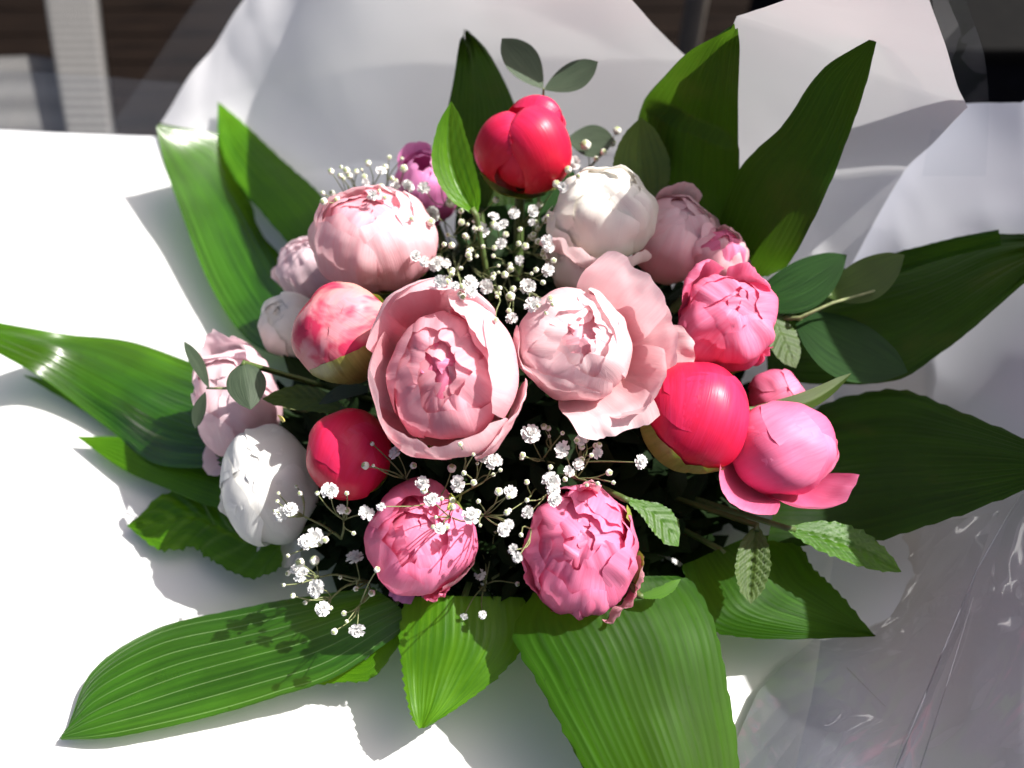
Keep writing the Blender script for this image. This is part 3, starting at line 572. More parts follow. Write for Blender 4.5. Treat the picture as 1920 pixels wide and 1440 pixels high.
def peony(label, cx, cy, rpx, z, ax, ay, layers, outer=(), sepals=(), st=1.0, seed=1, mat='hot', smat='sepal', stem=True, name='peony', asp=(1, 1), lump=0.12):
    DEF.update(lump=lump, seed=seed, asp=asp)
    O = P(cx, cy, z); R = rpx * depth(O) / F
    fr = frame(ax, ay); rnd = random.Random(seed)
    base = O - fr[2] * R * st
    root = thing(name, label, 'peony', base, 'peonies gathered in the bouquet')
    k = 0
    for ly in layers:
        n = ly['n']; ph = ly.get('ph', rnd.uniform(0, 6.28))
        for i in range(n):
            k += 1
            phi = ph + 2 * math.pi * i / n + rnd.uniform(-1, 1) * ly.get('jit', 0.12)
            t1 = R_(ly['t'] + rnd.uniform(-1, 1) * ly.get('tj', 4))
            kk = ly['k'] * (1 + 0.012 * (i % 3) + rnd.uniform(-.006, .006))
            petal(root, fr, O, R, prof_sphere(R_(172), t1, st * ly.get('st', 1.0), kk), ly['w'], phi, M[ly.get('m', mat)], cup=ly.get('cup', 1.0) * kk, rag=ly.get('rag', 0.05), ragf=ly.get('rf', 5),
                  ruf=ly.get('ruf', 0.02), curl=ly.get('curl', 0.0), tuck=ly.get('tuck', 0.035), seed=seed * 13.7 + k * 1.37, side=ly.get('side', 0.0), crease=ly.get('cr', 0.02))
    for q, d in enumerate(outer):
        d = dict(d); k += 1
        petal(root, fr, O, R, prof_pts(d['p']), d['w'], R_(d['phi']), M[d.get('m', mat)], cup=d.get('cup', 1.2), rag=d.get('rag', 0.05), ragf=d.get('rf', 5), ruf=d.get('ruf', 0.03), curl=d.get('curl', 0), tuck=d.get('tuck', 0),
              seed=seed * 7.7 + q * 2.1, nu=21, nv=23, wb=d.get('wb', 0.3), point=d.get('point', 0), tilt=d.get('tilt', 0), name=d.get('name', 'petal'))
    for q, d in enumerate(sepals):
        petal(root, fr, O, R * d.get('k', 1.035), prof_sphere(R_(178), R_(d['t']), st), d['w'], R_(d['phi']), M[d.get('m', smat)], cup=1.0, rag=d.get('rag', 0.03), ragf=3, ruf=0.015, curl=d.get('curl', 0.0), tuck=0.02,
              seed=seed * 3.1 + q, name='sepal', point=d.get('point', 0.1))
    DEF.clear()
    if stem:
        b = base + fr[2] * R * 0.04
        mid = b.lerp(TIE, 0.45) - fr[2] * R * 0.5
        t = TIE + Vector((rnd.uniform(-1, 1), rnd.uniform(-1, 1), 0)) * 0.012
        pts = [cat([b, b - fr[2] * R * 0.4, mid, t], i / 9) for i in range(10)]
        tube('stem', pts, 0.0035, 0.003, M['stem'], root, 8)
    return root

def L(n, k, t, w, **kw): d = dict(n=n, k=k, t=t, w=w); d.update(kw); return d
S5 = [dict(phi=p, t=118, w=0.55) for p in (20, 95, 165, 240, 310)]

peony('smooth glossy coral bud with a heart-shaped top, topmost flower of the bouquet', 985, 284, 87, 0.185, 0.08, 0.62,
      [L(3, 0.80, 2, 0.95, cup=0.8, rag=0.02, ruf=0.012, ph=R_(265), jit=0.05, tuck=0.0)],
      outer=[dict(p=[(0.1, -1.0), (0.76, -0.62), (1.03, 0.08), (0.86, 0.70), (0.42, 1.06), (-0.06, 1.10), (-0.30, 0.85)], w=1.02, phi=312, cup=0.66, rag=0.01, ruf=0.01), dict(p=[(0.1, -1.0), (0.80, -0.6), (1.06, 0.05), (0.84, 0.66), (0.44, 0.92), (0.06, 0.8)], w=0.95, phi=185, cup=0.62, rag=0.01, ruf=0.01),
             dict(p=[(0.1, -1.0), (0.76, -0.6), (0.98, 0.05), (0.86, 0.70), (0.55, 1.10), (0.15, 1.0)], w=0.9, phi=65, cup=0.6, rag=0.01, ruf=0.01)],
      sepals=[dict(phi=270, t=128, w=0.5), dict(phi=205, t=112, w=0.42), dict(phi=330, t=130, w=0.4)], st=1.0, seed=1, mat='coral', lump=0.04, asp=(1.07, 0.96))
peony('closed round cream-white peony behind the pale pink open peony', 1135, 402, 100, 0.175, 0.02, 0.42,
      [L(4, 0.98, 26, 0.95, cup=0.82, rag=0.05, ruf=0.03, rf=4, curl=0.02, cr=0.04), L(4, 0.94, 10, 0.85, cup=0.8, rag=0.05, ruf=0.035, rf=4, cr=0.05), L(3, 0.90, -8, 0.8, cup=0.8, rag=0.05, ruf=0.03, cr=0.05), L(3, 0.84, -22, 0.7, rag=0.05)],
      outer=[dict(p=[(0.15, -1), (0.8, -0.75), (1.3, -0.1), (1.36, 0.5)], w=0.72, phi=240, rag=0.12, ruf=0.06, m='pale', cup=1.4), dict(p=[(0.15, -1), (0.8, -0.75), (1.22, -0.1), (1.24, 0.45)], w=0.6, phi=280, rag=0.14, ruf=0.06, cup=1.4), dict(p=[(0.15, -1), (0.8, -0.7), (1.05, -0.2), (1.0, 0.3)], w=0.6, phi=200, rag=0.1, ruf=0.05, cup=1.2)],
      seed=2, mat='white', asp=(1.0, 0.88), lump=0.16)
peony('soft ivory-pink bloom wedged between the cream-white and pale pink peonies', 1092, 492, 68, 0.150, -0.05, 0.35,
      [L(4, 0.98, 30, 0.9, cup=0.8, rag=0.10, ruf=0.05, rf=5), L(4, 0.92, 16, 0.75, cup=0.8, rag=0.08, ruf=0.05), L(3, 0.85, 2, 0.7, rag=0.06), L(3, 0.78, -16, 0.6)], seed=23, mat='ivory', lump=0.16)
peony('round blush pink peony with tightly cupped petals above the striped bud', 700, 450, 116, 0.160, -0.02, 0.60,
      [L(5, 1.0, 36, 0.80, cup=0.78, rag=0.06, ruf=0.02, cr=0.05, curl=0.02, rf=4), L(5, 0.95, 24, 0.70, cup=0.8, rag=0.06, ruf=0.03, cr=0.05, curl=0.03, rf=4), L(4, 0.89, 12, 0.66, cup=0.8, rag=0.07, ruf=0.03, cr=0.04, m='rose', rf=4), L(4, 0.82, 2, 0.6, rag=0.06, m='rose'), L(3, 0.75, -14, 0.6, m='rose')],
      sepals=[dict(phi=300, t=128, w=0.45), dict(phi=335, t=122, w=0.4)], st=1.0, seed=3, mat='blush', asp=(1.03, 0.84), lump=0.14)
peony('plump cream bud streaked with red, pushed against the open rose pink peony', 647, 623, 94, 0.163, -0.22, 0.22,
      [L(3, 0.985, 2, 1.05, rag=0.06, ruf=0.012, tuck=0.02, rf=4), L(3, 0.96, -24, 0.9, rag=0.06, ruf=0.012, cr=0.03), L(3, 0.92, -30, 0.8, rag=0.05, ruf=0.01)],
      sepals=[dict(phi=290, t=38, w=0.95, m='sepalred', rag=0.05, point=0.05), dict(phi=225, t=105, w=0.5), dict(phi=350, t=95, w=0.5, m='sepalred'), dict(phi=35, t=88, w=0.5, m='sepalred')], st=0.97, seed=4, mat='striped', lump=0.10)
peony('open rose pink peony with a cupped ring of petals, centre of the bouquet', 838, 706, 146, 0.172, -0.10, 0.20,
      [L(3, 0.80, 36, 0.80, rag=0.06, ruf=0.03, tj=6, ph=2.7, rf=4), L(3, 0.765, 24, 0.68, rag=0.09, ruf=0.045, tj=8, rf=5), L(3, 0.72, 16, 0.58, rag=0.10, ruf=0.05, tj=8, rf=5), L(3, 0.67, 8, 0.50, rag=0.10, ruf=0.05, tj=8), L(3, 0.61, 0, 0.44, rag=0.12, ruf=0.06), L(3, 0.54, -8, 0.38, ruf=0.06, m='deep')],
      outer=[dict(p=[(0.1, -0.9), (0.75, -0.62), (1.0, 0.0), (0.92, 0.42), (0.66, 0.72)], w=0.72, phi=8, cup=0.95, rag=0.04, ruf=0.02, m='blush', tuck=0.03),
             dict(p=[(0.1, -0.9), (0.74, -0.62), (0.98, 0.0), (0.90, 0.44), (0.58, 0.80)], w=0.55, phi=48, cup=0.95, rag=0.05, ruf=0.02, m='blush', tuck=0.03),
             dict(p=[(0.1, -0.9), (0.78, -0.62), (1.06, -0.05), (1.06, 0.42), (0.86, 0.72)], w=0.85, phi=92, cup=1.0, rag=0.05, ruf=0.03, m='blush'),
             dict(p=[(0.1, -0.9), (0.80, -0.62), (1.10, -0.05), (1.12, 0.42), (0.98, 0.66)], w=0.72, phi=128, cup=1.05, rag=0.03, ruf=0.02, m='blush'),
             dict(p=[(0.1, -0.9), (0.78, -0.62), (1.04, -0.05), (1.02, 0.30), (0.93, 0.48)], w=0.80, phi=192, cup=1.0, rag=0.03, ruf=0.02, m='blush'),
             dict(p=[(0.1, -0.9), (0.78, -0.62), (1.04, -0.05), (1.02, 0.20), (0.90, 0.40)], w=0.72, phi=236, cup=1.0, rag=0.06, ruf=0.03, m='blush'),
             dict(p=[(0.1, -0.9), (0.78, -0.62), (1.02, -0.05), (1.02, 0.22), (0.86, 0.46)], w=0.72, phi=288, cup=1.0, rag=0.06, ruf=0.02, m='blush'),
             dict(p=[(0.1, -0.9), (0.80, -0.62), (1.08, -0.15), (1.10, 0.10), (1.04, 0.24)], w=0.62, phi=325, cup=1.05, rag=0.08, ruf=0.04, m='blush')],
      sepals=S5, seed=5, mat='rose', st=0.92, asp=(0.91, 1.06))
peony('pale pink peony with outer petals flopped open beside the smooth coral bud', 1076, 645, 108, 0.175, 0.10, 0.16,
      [L(3, 0.98, 30, 0.95, rag=0.04, ruf=0.025, ph=2.4, tj=6, rf=4), L(3, 0.94, 22, 0.75, rag=0.07, ruf=0.04, rf=5), L(3, 0.89, 14, 0.62, rag=0.08, ruf=0.045), L(3, 0.83, 8, 0.54, rag=0.09, ruf=0.05), L(3, 0.76, 2, 0.46, rag=0.10, ruf=0.06, m='blush'), L(3, 0.68, -6, 0.4, rag=0.1, ruf=0.06, m='rose')],
      outer=[dict(p=[(0.1, -0.85), (0.78, -0.66), (1.18, -0.15), (1.46, 0.45), (1.66, 0.85)], w=0.85, phi=44, cup=1.3, rag=0.04, ruf=0.05),
             dict(p=[(0.1, -0.85), (0.82, -0.68), (1.28, -0.25), (1.58, 0.2), (1.78, 0.5)], w=0.76, phi=10, cup=1.3, rag=0.05, ruf=0.06),
             dict(p=[(0.1, -0.9), (0.8, -0.86), (1.4, -0.7), (1.9, -0.45), (2.2, -0.30)], w=0.55, phi=-2, cup=1.6, rag=0.06, ruf=0.06),
             dict(p=[(0.1, -0.85), (0.8, -0.68), (1.22, -0.25), (1.48, 0.25), (1.56, 0.6)], w=0.8, phi=-34, cup=1.0, rag=0.05, ruf=0.05),
             dict(p=[(0.1, -0.85), (0.7, -0.65), (1.15, -0.15), (1.42, 0.16), (1.72, 0.10)], w=0.74, phi=-66, cup=1.9, rag=0.10, ruf=0.06, curl=-0.1),
             dict(p=[(0.1, -0.9), (0.78, -0.6), (1.03, 0.0), (0.95, 0.45)], w=0.75, phi=205, cup=1.0, rag=0.05),
             dict(p=[(0.1, -0.9), (0.78, -0.6), (1.03, 0.0), (0.95, 0.42), (0.78, 0.62)], w=0.75, phi=250, cup=1.0, rag=0.08, ruf=0.03)],
      sepals=S5, seed=6, mat='pale', st=0.95)
peony('crumpled pink bud with deeper pink streaks above the smooth coral bud', 1360, 606, 92, 0.155, 0.0, 0.42,
      [L(4, 0.98, 30, 0.85, cup=0.75, rag=0.06, ruf=0.03, cr=0.07, rf=4), L(4, 0.92, 14, 0.75, cup=0.75, rag=0.06, ruf=0.04, cr=0.08, rf=4), L(3, 0.86, 2, 0.66, cup=0.75, rag=0.06, ruf=0.04, cr=0.08), L(3, 0.78, -12, 0.55, ruf=0.05, cr=0.1)],
      outer=[dict(p=[(0.1, -0.95), (0.7, -0.6), (1.0, 0.1), (0.9, 0.75), (0.72, 1.0)], w=0.5, phi=60, cup=0.6, rag=0.05, ruf=0.05), dict(p=[(0.1, -0.95), (0.75, -0.6), (1.05, 0.1), (0.98, 0.7), (0.8, 0.9)], w=0.6, phi=130, cup=0.8, rag=0.1, ruf=0.07),
             dict(p=[(0.1, -0.95), (0.75, -0.7), (1.08, -0.35), (1.2, -0.1)], w=0.22, phi=325, cup=0.6, rag=0.25, ruf=0.12)],
      sepals=[dict(phi=320, t=122, w=0.4), dict(phi=260, t=132, w=0.4)], seed=7, mat='deep', st=0.95, lump=0.24, asp=(1.03, 0.97))
peony('smooth coral bud cupped by a yellow-green sepal, right of the pale pink peony', 1300, 780, 102, 0.138, 0.16, 0.24,
      [L(2, 0.985, -34, 1.25, rag=0.015, ruf=0.008, ph=R_(75), jit=0.05, tuck=0.03), L(3, 0.965, -14, 1.0, rag=0.015, ruf=0.008, ph=R_(200)), L(2, 0.94, -30, 0.9, rag=0.01, ruf=0.005)],
      sepals=[dict(phi=222, t=62, w=0.72, point=0.02, k=1.03), dict(phi=268, t=68, w=0.6, k=1.04, point=0.05)], seed=8, mat='coral', st=1.02, lump=0.05, asp=(1.0, 1.03))
peony('pink peony with two outer petals folded down, at the right edge of the blooms', 1466, 840, 94, 0.125, 0.10, 0.36,
      [L(2, 0.975, -30, 1.15, rag=0.03, ruf=0.015, ph=R_(30), tuck=0.03), L(3, 0.95, -10, 0.95, rag=0.03, ruf=0.015), L(3, 0.9, -22, 0.8, rag=0.03)],
      outer=[dict(p=[(0.1, -0.95), (0.78, -0.72), (1.25, -0.25), (1.62, 0.15), (1.80, 0.42)], w=0.82, phi=228, cup=0.85, rag=0.03, ruf=0.03, point=0.05),
             dict(p=[(0.1, -0.95), (0.75, -0.76), (1.18, -0.30), (1.42, 0.10), (1.52, 0.35)], w=0.85, phi=296, cup=0.95, rag=0.03, ruf=0.03, point=0.10, tilt=0.3),
             dict(p=[(0.1, -0.95), (0.75, -0.65), (1.02, 0.0), (0.92, 0.35)], w=0.6, phi=345, cup=0.9, rag=0.03, m='deep')],
      sepals=[dict(phi=250, t=130, w=0.3, m='sepalred'), dict(phi=290, t=128, w=0.3, m='sepalred')], seed=9, mat='hot', st=0.95, lump=0.10, asp=(1.06, 0.96))
peony('half-hidden small pink bud with olive sepal behind the folded-petal pink peony', 1455, 742, 52, 0.105, 0.15, 0.25,
      [L(4, 0.97, 0, 0.9, rag=0.03, m='deep'), L(3, 0.9, -15, 0.8, m='deep')], sepals=[dict(phi=260, t=80, w=0.7), dict(phi=200, t=95, w=0.5, m='sepalred')], seed=10, mat='deep')
peony('smooth hot pink peony half open at the top with drooping torn petals below', 786, 1012, 106, 0.098, 0.10, 0.34,
      [L(3, 0.99, 28, 1.05, cup=0.85, rag=0.05, ruf=0.02, ph=R_(225), tuck=0.03, cr=0.03, rf=4), L(3, 0.93, 26, 0.8, cup=0.85, rag=0.07, ruf=0.03, cr=0.03), L(3, 0.86, 20, 0.72, cup=0.8, rag=0.08, ruf=0.04, m='deep', cr=0.04), L(3, 0.78, 10, 0.6, cup=0.8, ruf=0.04, m='deep', cr=0.04), L(3, 0.68, -8, 0.55, m='deep')],
      outer=[dict(p=[(0.1, -0.95), (0.74, -0.62), (1.02, 0.05), (0.86, 0.66), (0.45, 0.98)], w=0.5, phi=140, cup=0.6, rag=0.04, ruf=0.02),
             dict(p=[(0.4, -0.9), (0.85, -0.62), (1.08, -0.25), (1.10, -0.02)], w=0.26, phi=292, cup=0.9, rag=0.2, ruf=0.10, m='deep'),
             dict(p=[(0.1, -0.95), (0.45, -1.05), (0.8, -1.12), (1.0, -1.18)], w=0.24, phi=250, cup=0.5, rag=0.1, ruf=0.05, m='magenta'),
             dict(p=[(0.2, -0.95), (0.6, -1.0), (0.85, -1.12), (1.05, -1.28)], w=0.10, phi=282, cup=0.3, rag=0.1, m='deep', wb=0.5),
             dict(p=[(0.1, -0.95), (0.74, -0.66), (1.02, -0.25), (1.04, 0.05)], w=0.5, phi=325, cup=0.9, rag=0.06, m='rose')],
      sepals=[dict(phi=40, t=42, w=0.28, k=0.96), dict(phi=10, t=95, w=0.3, m='sepalred')], seed=11, mat='hot', st=1.0, lump=0.16, asp=(1.0, 1.03))
peony('ruffled hot pink peony with crumpled petals above the large grooved leaf', 1088, 1030, 112, 0.098, 0.02, 0.34,
      [L(4, 0.98, 40, 0.85, cup=0.8, rag=0.10, ruf=0.05, rf=5, cr=0.08), L(4, 0.94, 24, 0.74, cup=0.75, rag=0.08, ruf=0.05, rf=4, cr=0.07), L(3, 0.90, 10, 0.66, cup=0.7, rag=0.08, ruf=0.05, rf=4, cr=0.08), L(3, 0.83, 0, 0.6, cup=0.7, rag=0.08, ruf=0.05, cr=0.08), L(3, 0.76, -12, 0.5, ruf=0.05, m='deep', cr=0.1)],
      outer=[dict(p=[(0.1, -0.95), (0.75, -0.62), (1.0, 0.0), (0.86, 0.5)], w=0.42, phi=262, cup=0.9, rag=0.25, ruf=0.06, point=0.25),
             dict(p=[(0.1, -0.95), (0.75, -0.70), (1.08, -0.2), (1.08, 0.2)], w=0.40, phi=312, cup=0.8, rag=0.12, ruf=0.05, m='rose'),
             dict(p=[(0.1, -0.95), (0.78, -0.68), (1.12, -0.15), (1.12, 0.2)], w=0.36, phi=338, cup=0.8, rag=0.10, ruf=0.05, m='rose'),
             dict(p=[(0.1, -0.95), (0.75, -0.66), (1.02, -0.05), (1.02, 0.25)], w=0.45, phi=196, cup=0.7, rag=0.16, ruf=0.08),
             dict(p=[(0.1, -0.95), (0.6, -0.95), (0.9, -1.05), (1.2, -1.3)], w=0.15, phi=276, cup=0.5, rag=0.15, m='rose', wb=0.6),
             dict(p=[(0.1, -0.9), (0.65, -0.4), (0.82, 0.5), (0.8, 1.2), (0.78, 1.42)], w=0.16, phi=80, cup=0.3, rag=0.05, m='rose', wb=0.8)],
      sepals=[dict(phi=25, t=50, w=0.22, k=1.0), dict(phi=345, t=78, w=0.3, k=1.1), dict(phi=178, t=85, w=0.25)], seed=12, mat='hot', st=1.08, lump=0.14, asp=(0.95, 1.12))
peony('smooth coral bud tucked under the open rose pink peony', 655, 852, 84, 0.122, -0.05, 0.24,
      [L(2, 0.98, -34, 1.2, rag=0.02, ruf=0.01, ph=R_(60), tuck=0.03), L(3, 0.95, -12, 1.0, rag=0.02), L(2, 0.92, -30, 0.9, rag=0.01)],
      sepals=[dict(phi=300, t=118, w=0.5), dict(phi=340, t=120, w=0.4), dict(phi=235, t=130, w=0.4)], seed=13, mat='coral', st=1.02, lump=0.05, asp=(0.97, 1.03))
peony('shaded cool white peony beside the saw-edged fresh leaf', 503, 910, 100, 0.072, -0.12, 0.30,
      [L(4, 0.97, 8, 0.95, rag=0.06, ruf=0.035), L(4, 0.93, -4, 0.8, rag=0.08, ruf=0.04), L(4, 0.88, -14, 0.66, rag=0.08, ruf=0.05), L(3, 0.8, -18, 0.6)],
      outer=[dict(p=[(0.1, -0.98), (0.7, -0.75), (1.03, -0.3), (1.12, 0.1)], w=0.5, phi=188, cup=0.9, rag=0.05, ruf=0.05), dict(p=[(0.1, -0.98), (0.6, -0.98), (1.0, -0.95), (1.3, -0.85)], w=0.5, phi=268, cup=1.0, rag=0.12, ruf=0.10)],
      seed=14, mat='coolwhite', st=1.1, lump=0.14, asp=(0.88, 1.12))
peony('loosely opened lilac-pink peony in shade behind the grey-green sprig', 446, 752, 84, 0.078, -0.28, 0.45,
      [L(3, 0.95, 26, 0.95, cup=0.85, rag=0.08, ruf=0.04, rf=4), L(3, 0.88, 14, 0.8, rag=0.08, ruf=0.04, rf=4), L(3, 0.80, 0, 0.7, ruf=0.03), L(2, 0.72, -14, 0.7)],
      outer=[dict(p=[(0.1, -0.95), (0.7, -0.92), (1.2, -0.75), (1.6, -0.5)], w=0.5, phi=222, cup=1.0, rag=0.04, ruf=0.04, point=0.12), dict(p=[(0.1, -0.95), (0.75, -0.6), (1.0, 0.1), (0.95, 0.7), (0.9, 1.15)], w=0.5, phi=30, cup=0.9, rag=0.1, ruf=0.05),
             dict(p=[(0.1, -0.95), (0.75, -0.6), (1.02, 0.1), (1.0, 0.6), (1.05, 1.0)], w=0.6, phi=105, cup=0.9, rag=0.15, ruf=0.08)],
      seed=15, mat='lilac', st=1.15, asp=(0.95, 1.18), lump=0.16)
peony('shaded ivory peony half hidden behind the red-streaked bud', 548, 612, 62, 0.095, -0.2, 0.4,
      [L(4, 0.97, 14, 0.9, rag=0.06, ruf=0.05), L(4, 0.9, 0, 0.7, ruf=0.05), L(3, 0.8, -12, 0.6)], seed=16, mat='white', st=1.1)
peony('shaded lilac peony half hidden behind the round blush pink peony', 590, 505, 66, 0.095, -0.25, 0.45,
      [L(4, 0.97, 18, 0.9, rag=0.10, ruf=0.07), L(4, 0.9, 4, 0.7, ruf=0.06), L(3, 0.8, -12, 0.6)], outer=[dict(p=[(0.1, -0.95), (0.75, -0.6), (1.05, 0.0), (1.15, 0.4)], w=0.6, phi=170, rag=0.15, ruf=0.08)], seed=17, mat='lilac', st=1.1)
peony('small magenta bloom behind the blush pink peony and baby breath', 802, 352, 62, 0.135, -0.10, 0.62,
      [L(4, 0.97, 24, 0.8, rag=0.06, ruf=0.05), L(4, 0.88, 10, 0.6, ruf=0.05)], outer=[dict(p=[(0.1, -0.95), (0.7, -0.6), (0.9, 0.2), (0.75, 0.9), (0.65, 1.25)], w=0.62, phi=120, cup=0.8, rag=0.06)], seed=18, mat='magenta', st=1.15)
peony('pale pink peony half hidden behind the cream-white one', 1264, 452, 80, 0.145, 0.12, 0.55,
      [L(4, 0.97, 20, 0.9, rag=0.08, ruf=0.05), L(4, 0.9, 6, 0.7, ruf=0.05), L(3, 0.8, -8, 0.6)], outer=[dict(p=[(0.1, -0.95), (0.75, -0.6), (1.0, 0.1), (0.85, 0.8), (0.7, 1.2)], w=0.55, phi=90, cup=0.9, rag=0.05), dict(p=[(0.1, -0.95), (0.75, -0.6), (1.0, 0.1), (1.0, 0.6)], w=0.55, phi=20, cup=0.9, rag=0.08)], seed=19, mat='pale', st=1.1)
peony('small rose pink bloom above the crumpled pink bud', 1346, 482, 56, 0.15, 0.1, 0.5,
      [L(4, 0.97, 20, 0.8, rag=0.10, ruf=0.08), L(4, 0.88, 8, 0.6, ruf=0.08, m='hot'), L(3, 0.75, -6, 0.5)], seed=20, mat='blush')
peony('dusky mauve bloom in shade beside the tall lance-shaped leaf', 1382, 480, 56, 0.125, 0.1, 0.5,
      [L(4, 0.97, 26, 0.8, rag=0.08, ruf=0.06), L(4, 0.88, 10, 0.6, ruf=0.06), L(3, 0.7, 0, 0.5)], seed=21, mat='mauve')
pt = petal(None, frame(0.1, 0.3), P(528, 790, 0.125), 0.006, prof_pts([(0, 0), (0.3, 0.5), (0.2, 1.2)]), 0.5, 1.0, M['stamen'], cup=0.6, seed=3, name='loose_petal')
tag(pt, 'tiny yellow petal scrap lying on the cool white peony', 'petal')

# ------------------------------------------------------------------ near-black foliage added to stand in for shade between the stems
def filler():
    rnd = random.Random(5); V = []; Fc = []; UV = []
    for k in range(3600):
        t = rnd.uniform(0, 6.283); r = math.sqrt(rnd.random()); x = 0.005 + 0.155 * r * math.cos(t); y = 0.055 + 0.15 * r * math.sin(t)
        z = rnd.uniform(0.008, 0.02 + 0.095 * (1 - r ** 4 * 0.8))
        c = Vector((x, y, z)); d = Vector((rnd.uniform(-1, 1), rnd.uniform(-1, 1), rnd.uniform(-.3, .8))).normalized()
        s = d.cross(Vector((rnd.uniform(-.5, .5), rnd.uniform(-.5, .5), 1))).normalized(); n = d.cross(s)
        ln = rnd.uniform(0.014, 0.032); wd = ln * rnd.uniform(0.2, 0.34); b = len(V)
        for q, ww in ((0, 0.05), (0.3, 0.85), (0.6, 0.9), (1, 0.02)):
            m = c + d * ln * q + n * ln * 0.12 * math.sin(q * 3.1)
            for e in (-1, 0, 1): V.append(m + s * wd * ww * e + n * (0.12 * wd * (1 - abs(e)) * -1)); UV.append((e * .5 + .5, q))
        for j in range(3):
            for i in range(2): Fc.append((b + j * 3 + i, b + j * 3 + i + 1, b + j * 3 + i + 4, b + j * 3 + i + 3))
    o = mesh_obj('shade_foliage', V, Fc, M['filler'], None, UV); tag(o, 'dense near-black foliage added to stand in for shade between the stems', 'foliage'); o['kind'] = 'stuff'
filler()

# ------------------------------------------------------------------ baby's breath
AV = []; AF = []
for V, Fc in FL:
    b = len(AV); AV += V; AF += [tuple(i + b for i in f) for f in Fc]
BVH = BVHTree.FromPolygons(AV, AF)
def place(px, py, z, r):
    p = P(px, py, z); d = (p - CAM); h = BVH.ray_cast(CAM, d.normalized(), 3.0)
    if h[0] is not None and h[3] < d.length + 0.012: p = CAM + d.normalized() * (h[3] - 0.004 - r)
    return p
def floret_mesh(seed):
    rnd = random.Random(seed); V = []; Fc = []; UV = []
    for ring, (n, t, ln) in enumerate(((7, 82, 1.0), (7, 55, 0.85), (5, 28, 0.7), (3, 8, 0.55))):
        for k in range(n):
            ph = 6.283 * k / n + rnd.uniform(-.25, .25) + ring * 0.5; th = R_(t + rnd.uniform(-10, 10)); l = ln * rnd.uniform(0.85, 1.1)
            d = Vector((math.sin(th) * math.cos(ph), math.sin(th) * math.sin(ph), math.cos(th))); s = Vector((-math.sin(ph), math.cos(ph), 0)); n_ = d.cross(s)
            wd = l * rnd.uniform(0.30, 0.42); b = len(V)
            for q, ww in ((0.12, 0.25), (0.55, 0.8), (0.88, 1.0), (1.0, 0.62)):
                for e in (-1, 0, 1):
                    notch = 0.07 if (q == 1.0 and e == 0) else 0
                    V.append(d * l * (q - notch) + s * wd * ww * e + n_ * l * (0.10 * e * e * q - 0.05 + rnd.uniform(-.05, .05))); UV.append((e * .5 + .5, q))
            for j in range(3):
                for i in range(2): Fc.append((b + j * 3 + i, b + j * 3 + i + 1, b + j * 3 + i + 4, b + j * 3 + i + 3))
    b = len(V); V2, F2 = tube_geo([Vector((0, 0, -0.55)), Vector((0, 0, -0.1)), Vector((0, 0, 0.25))], 0.12, 0.34, 7, V, Fc); UV += [(0.5, 0.5)] * (len(V) - len(UV))
    me = bpy.data.meshes.new('floret'); me.from_pydata([tuple(v) for v in V], [], Fc); ul = me.uv_layers.new(name='UVMap')
    for lp in me.loops: ul.data[lp.index].uv = UV[lp.vertex_index]
    me.materials.append(M['gyp']); me.update(); return me
def bud_mesh(seed):
    bm = bmesh.new(); bmesh.ops.create_icosphere(bm, subdivisions=3, radius=1)
    for v in bm.verts:
        t = v.co.z; a = math.atan2(v.co.y, v.co.x); k = 1 + 0.07 * math.cos(5 * a + seed) * (1 - t * t)
        v.co = Vector((v.co.x * k, v.co.y * k, v.co.z * 1.05 - (0.25 * max(0, t - 0.75))))
    me = bpy.data.meshes.new('bud'); bm.to_mesh(me); bm.free(); me.materials.append(M['gypbud']); me.materials.append(M['gypgreen'])
    for p in me.polygons:
        p.use_smooth = True
        if p.center.z < -0.6 or p.center.z > 0.79: p.material_index = 1
    return me
FM = [floret_mesh(k) for k in range(5)]; BM = [bud_mesh(k) for k in range(3)]
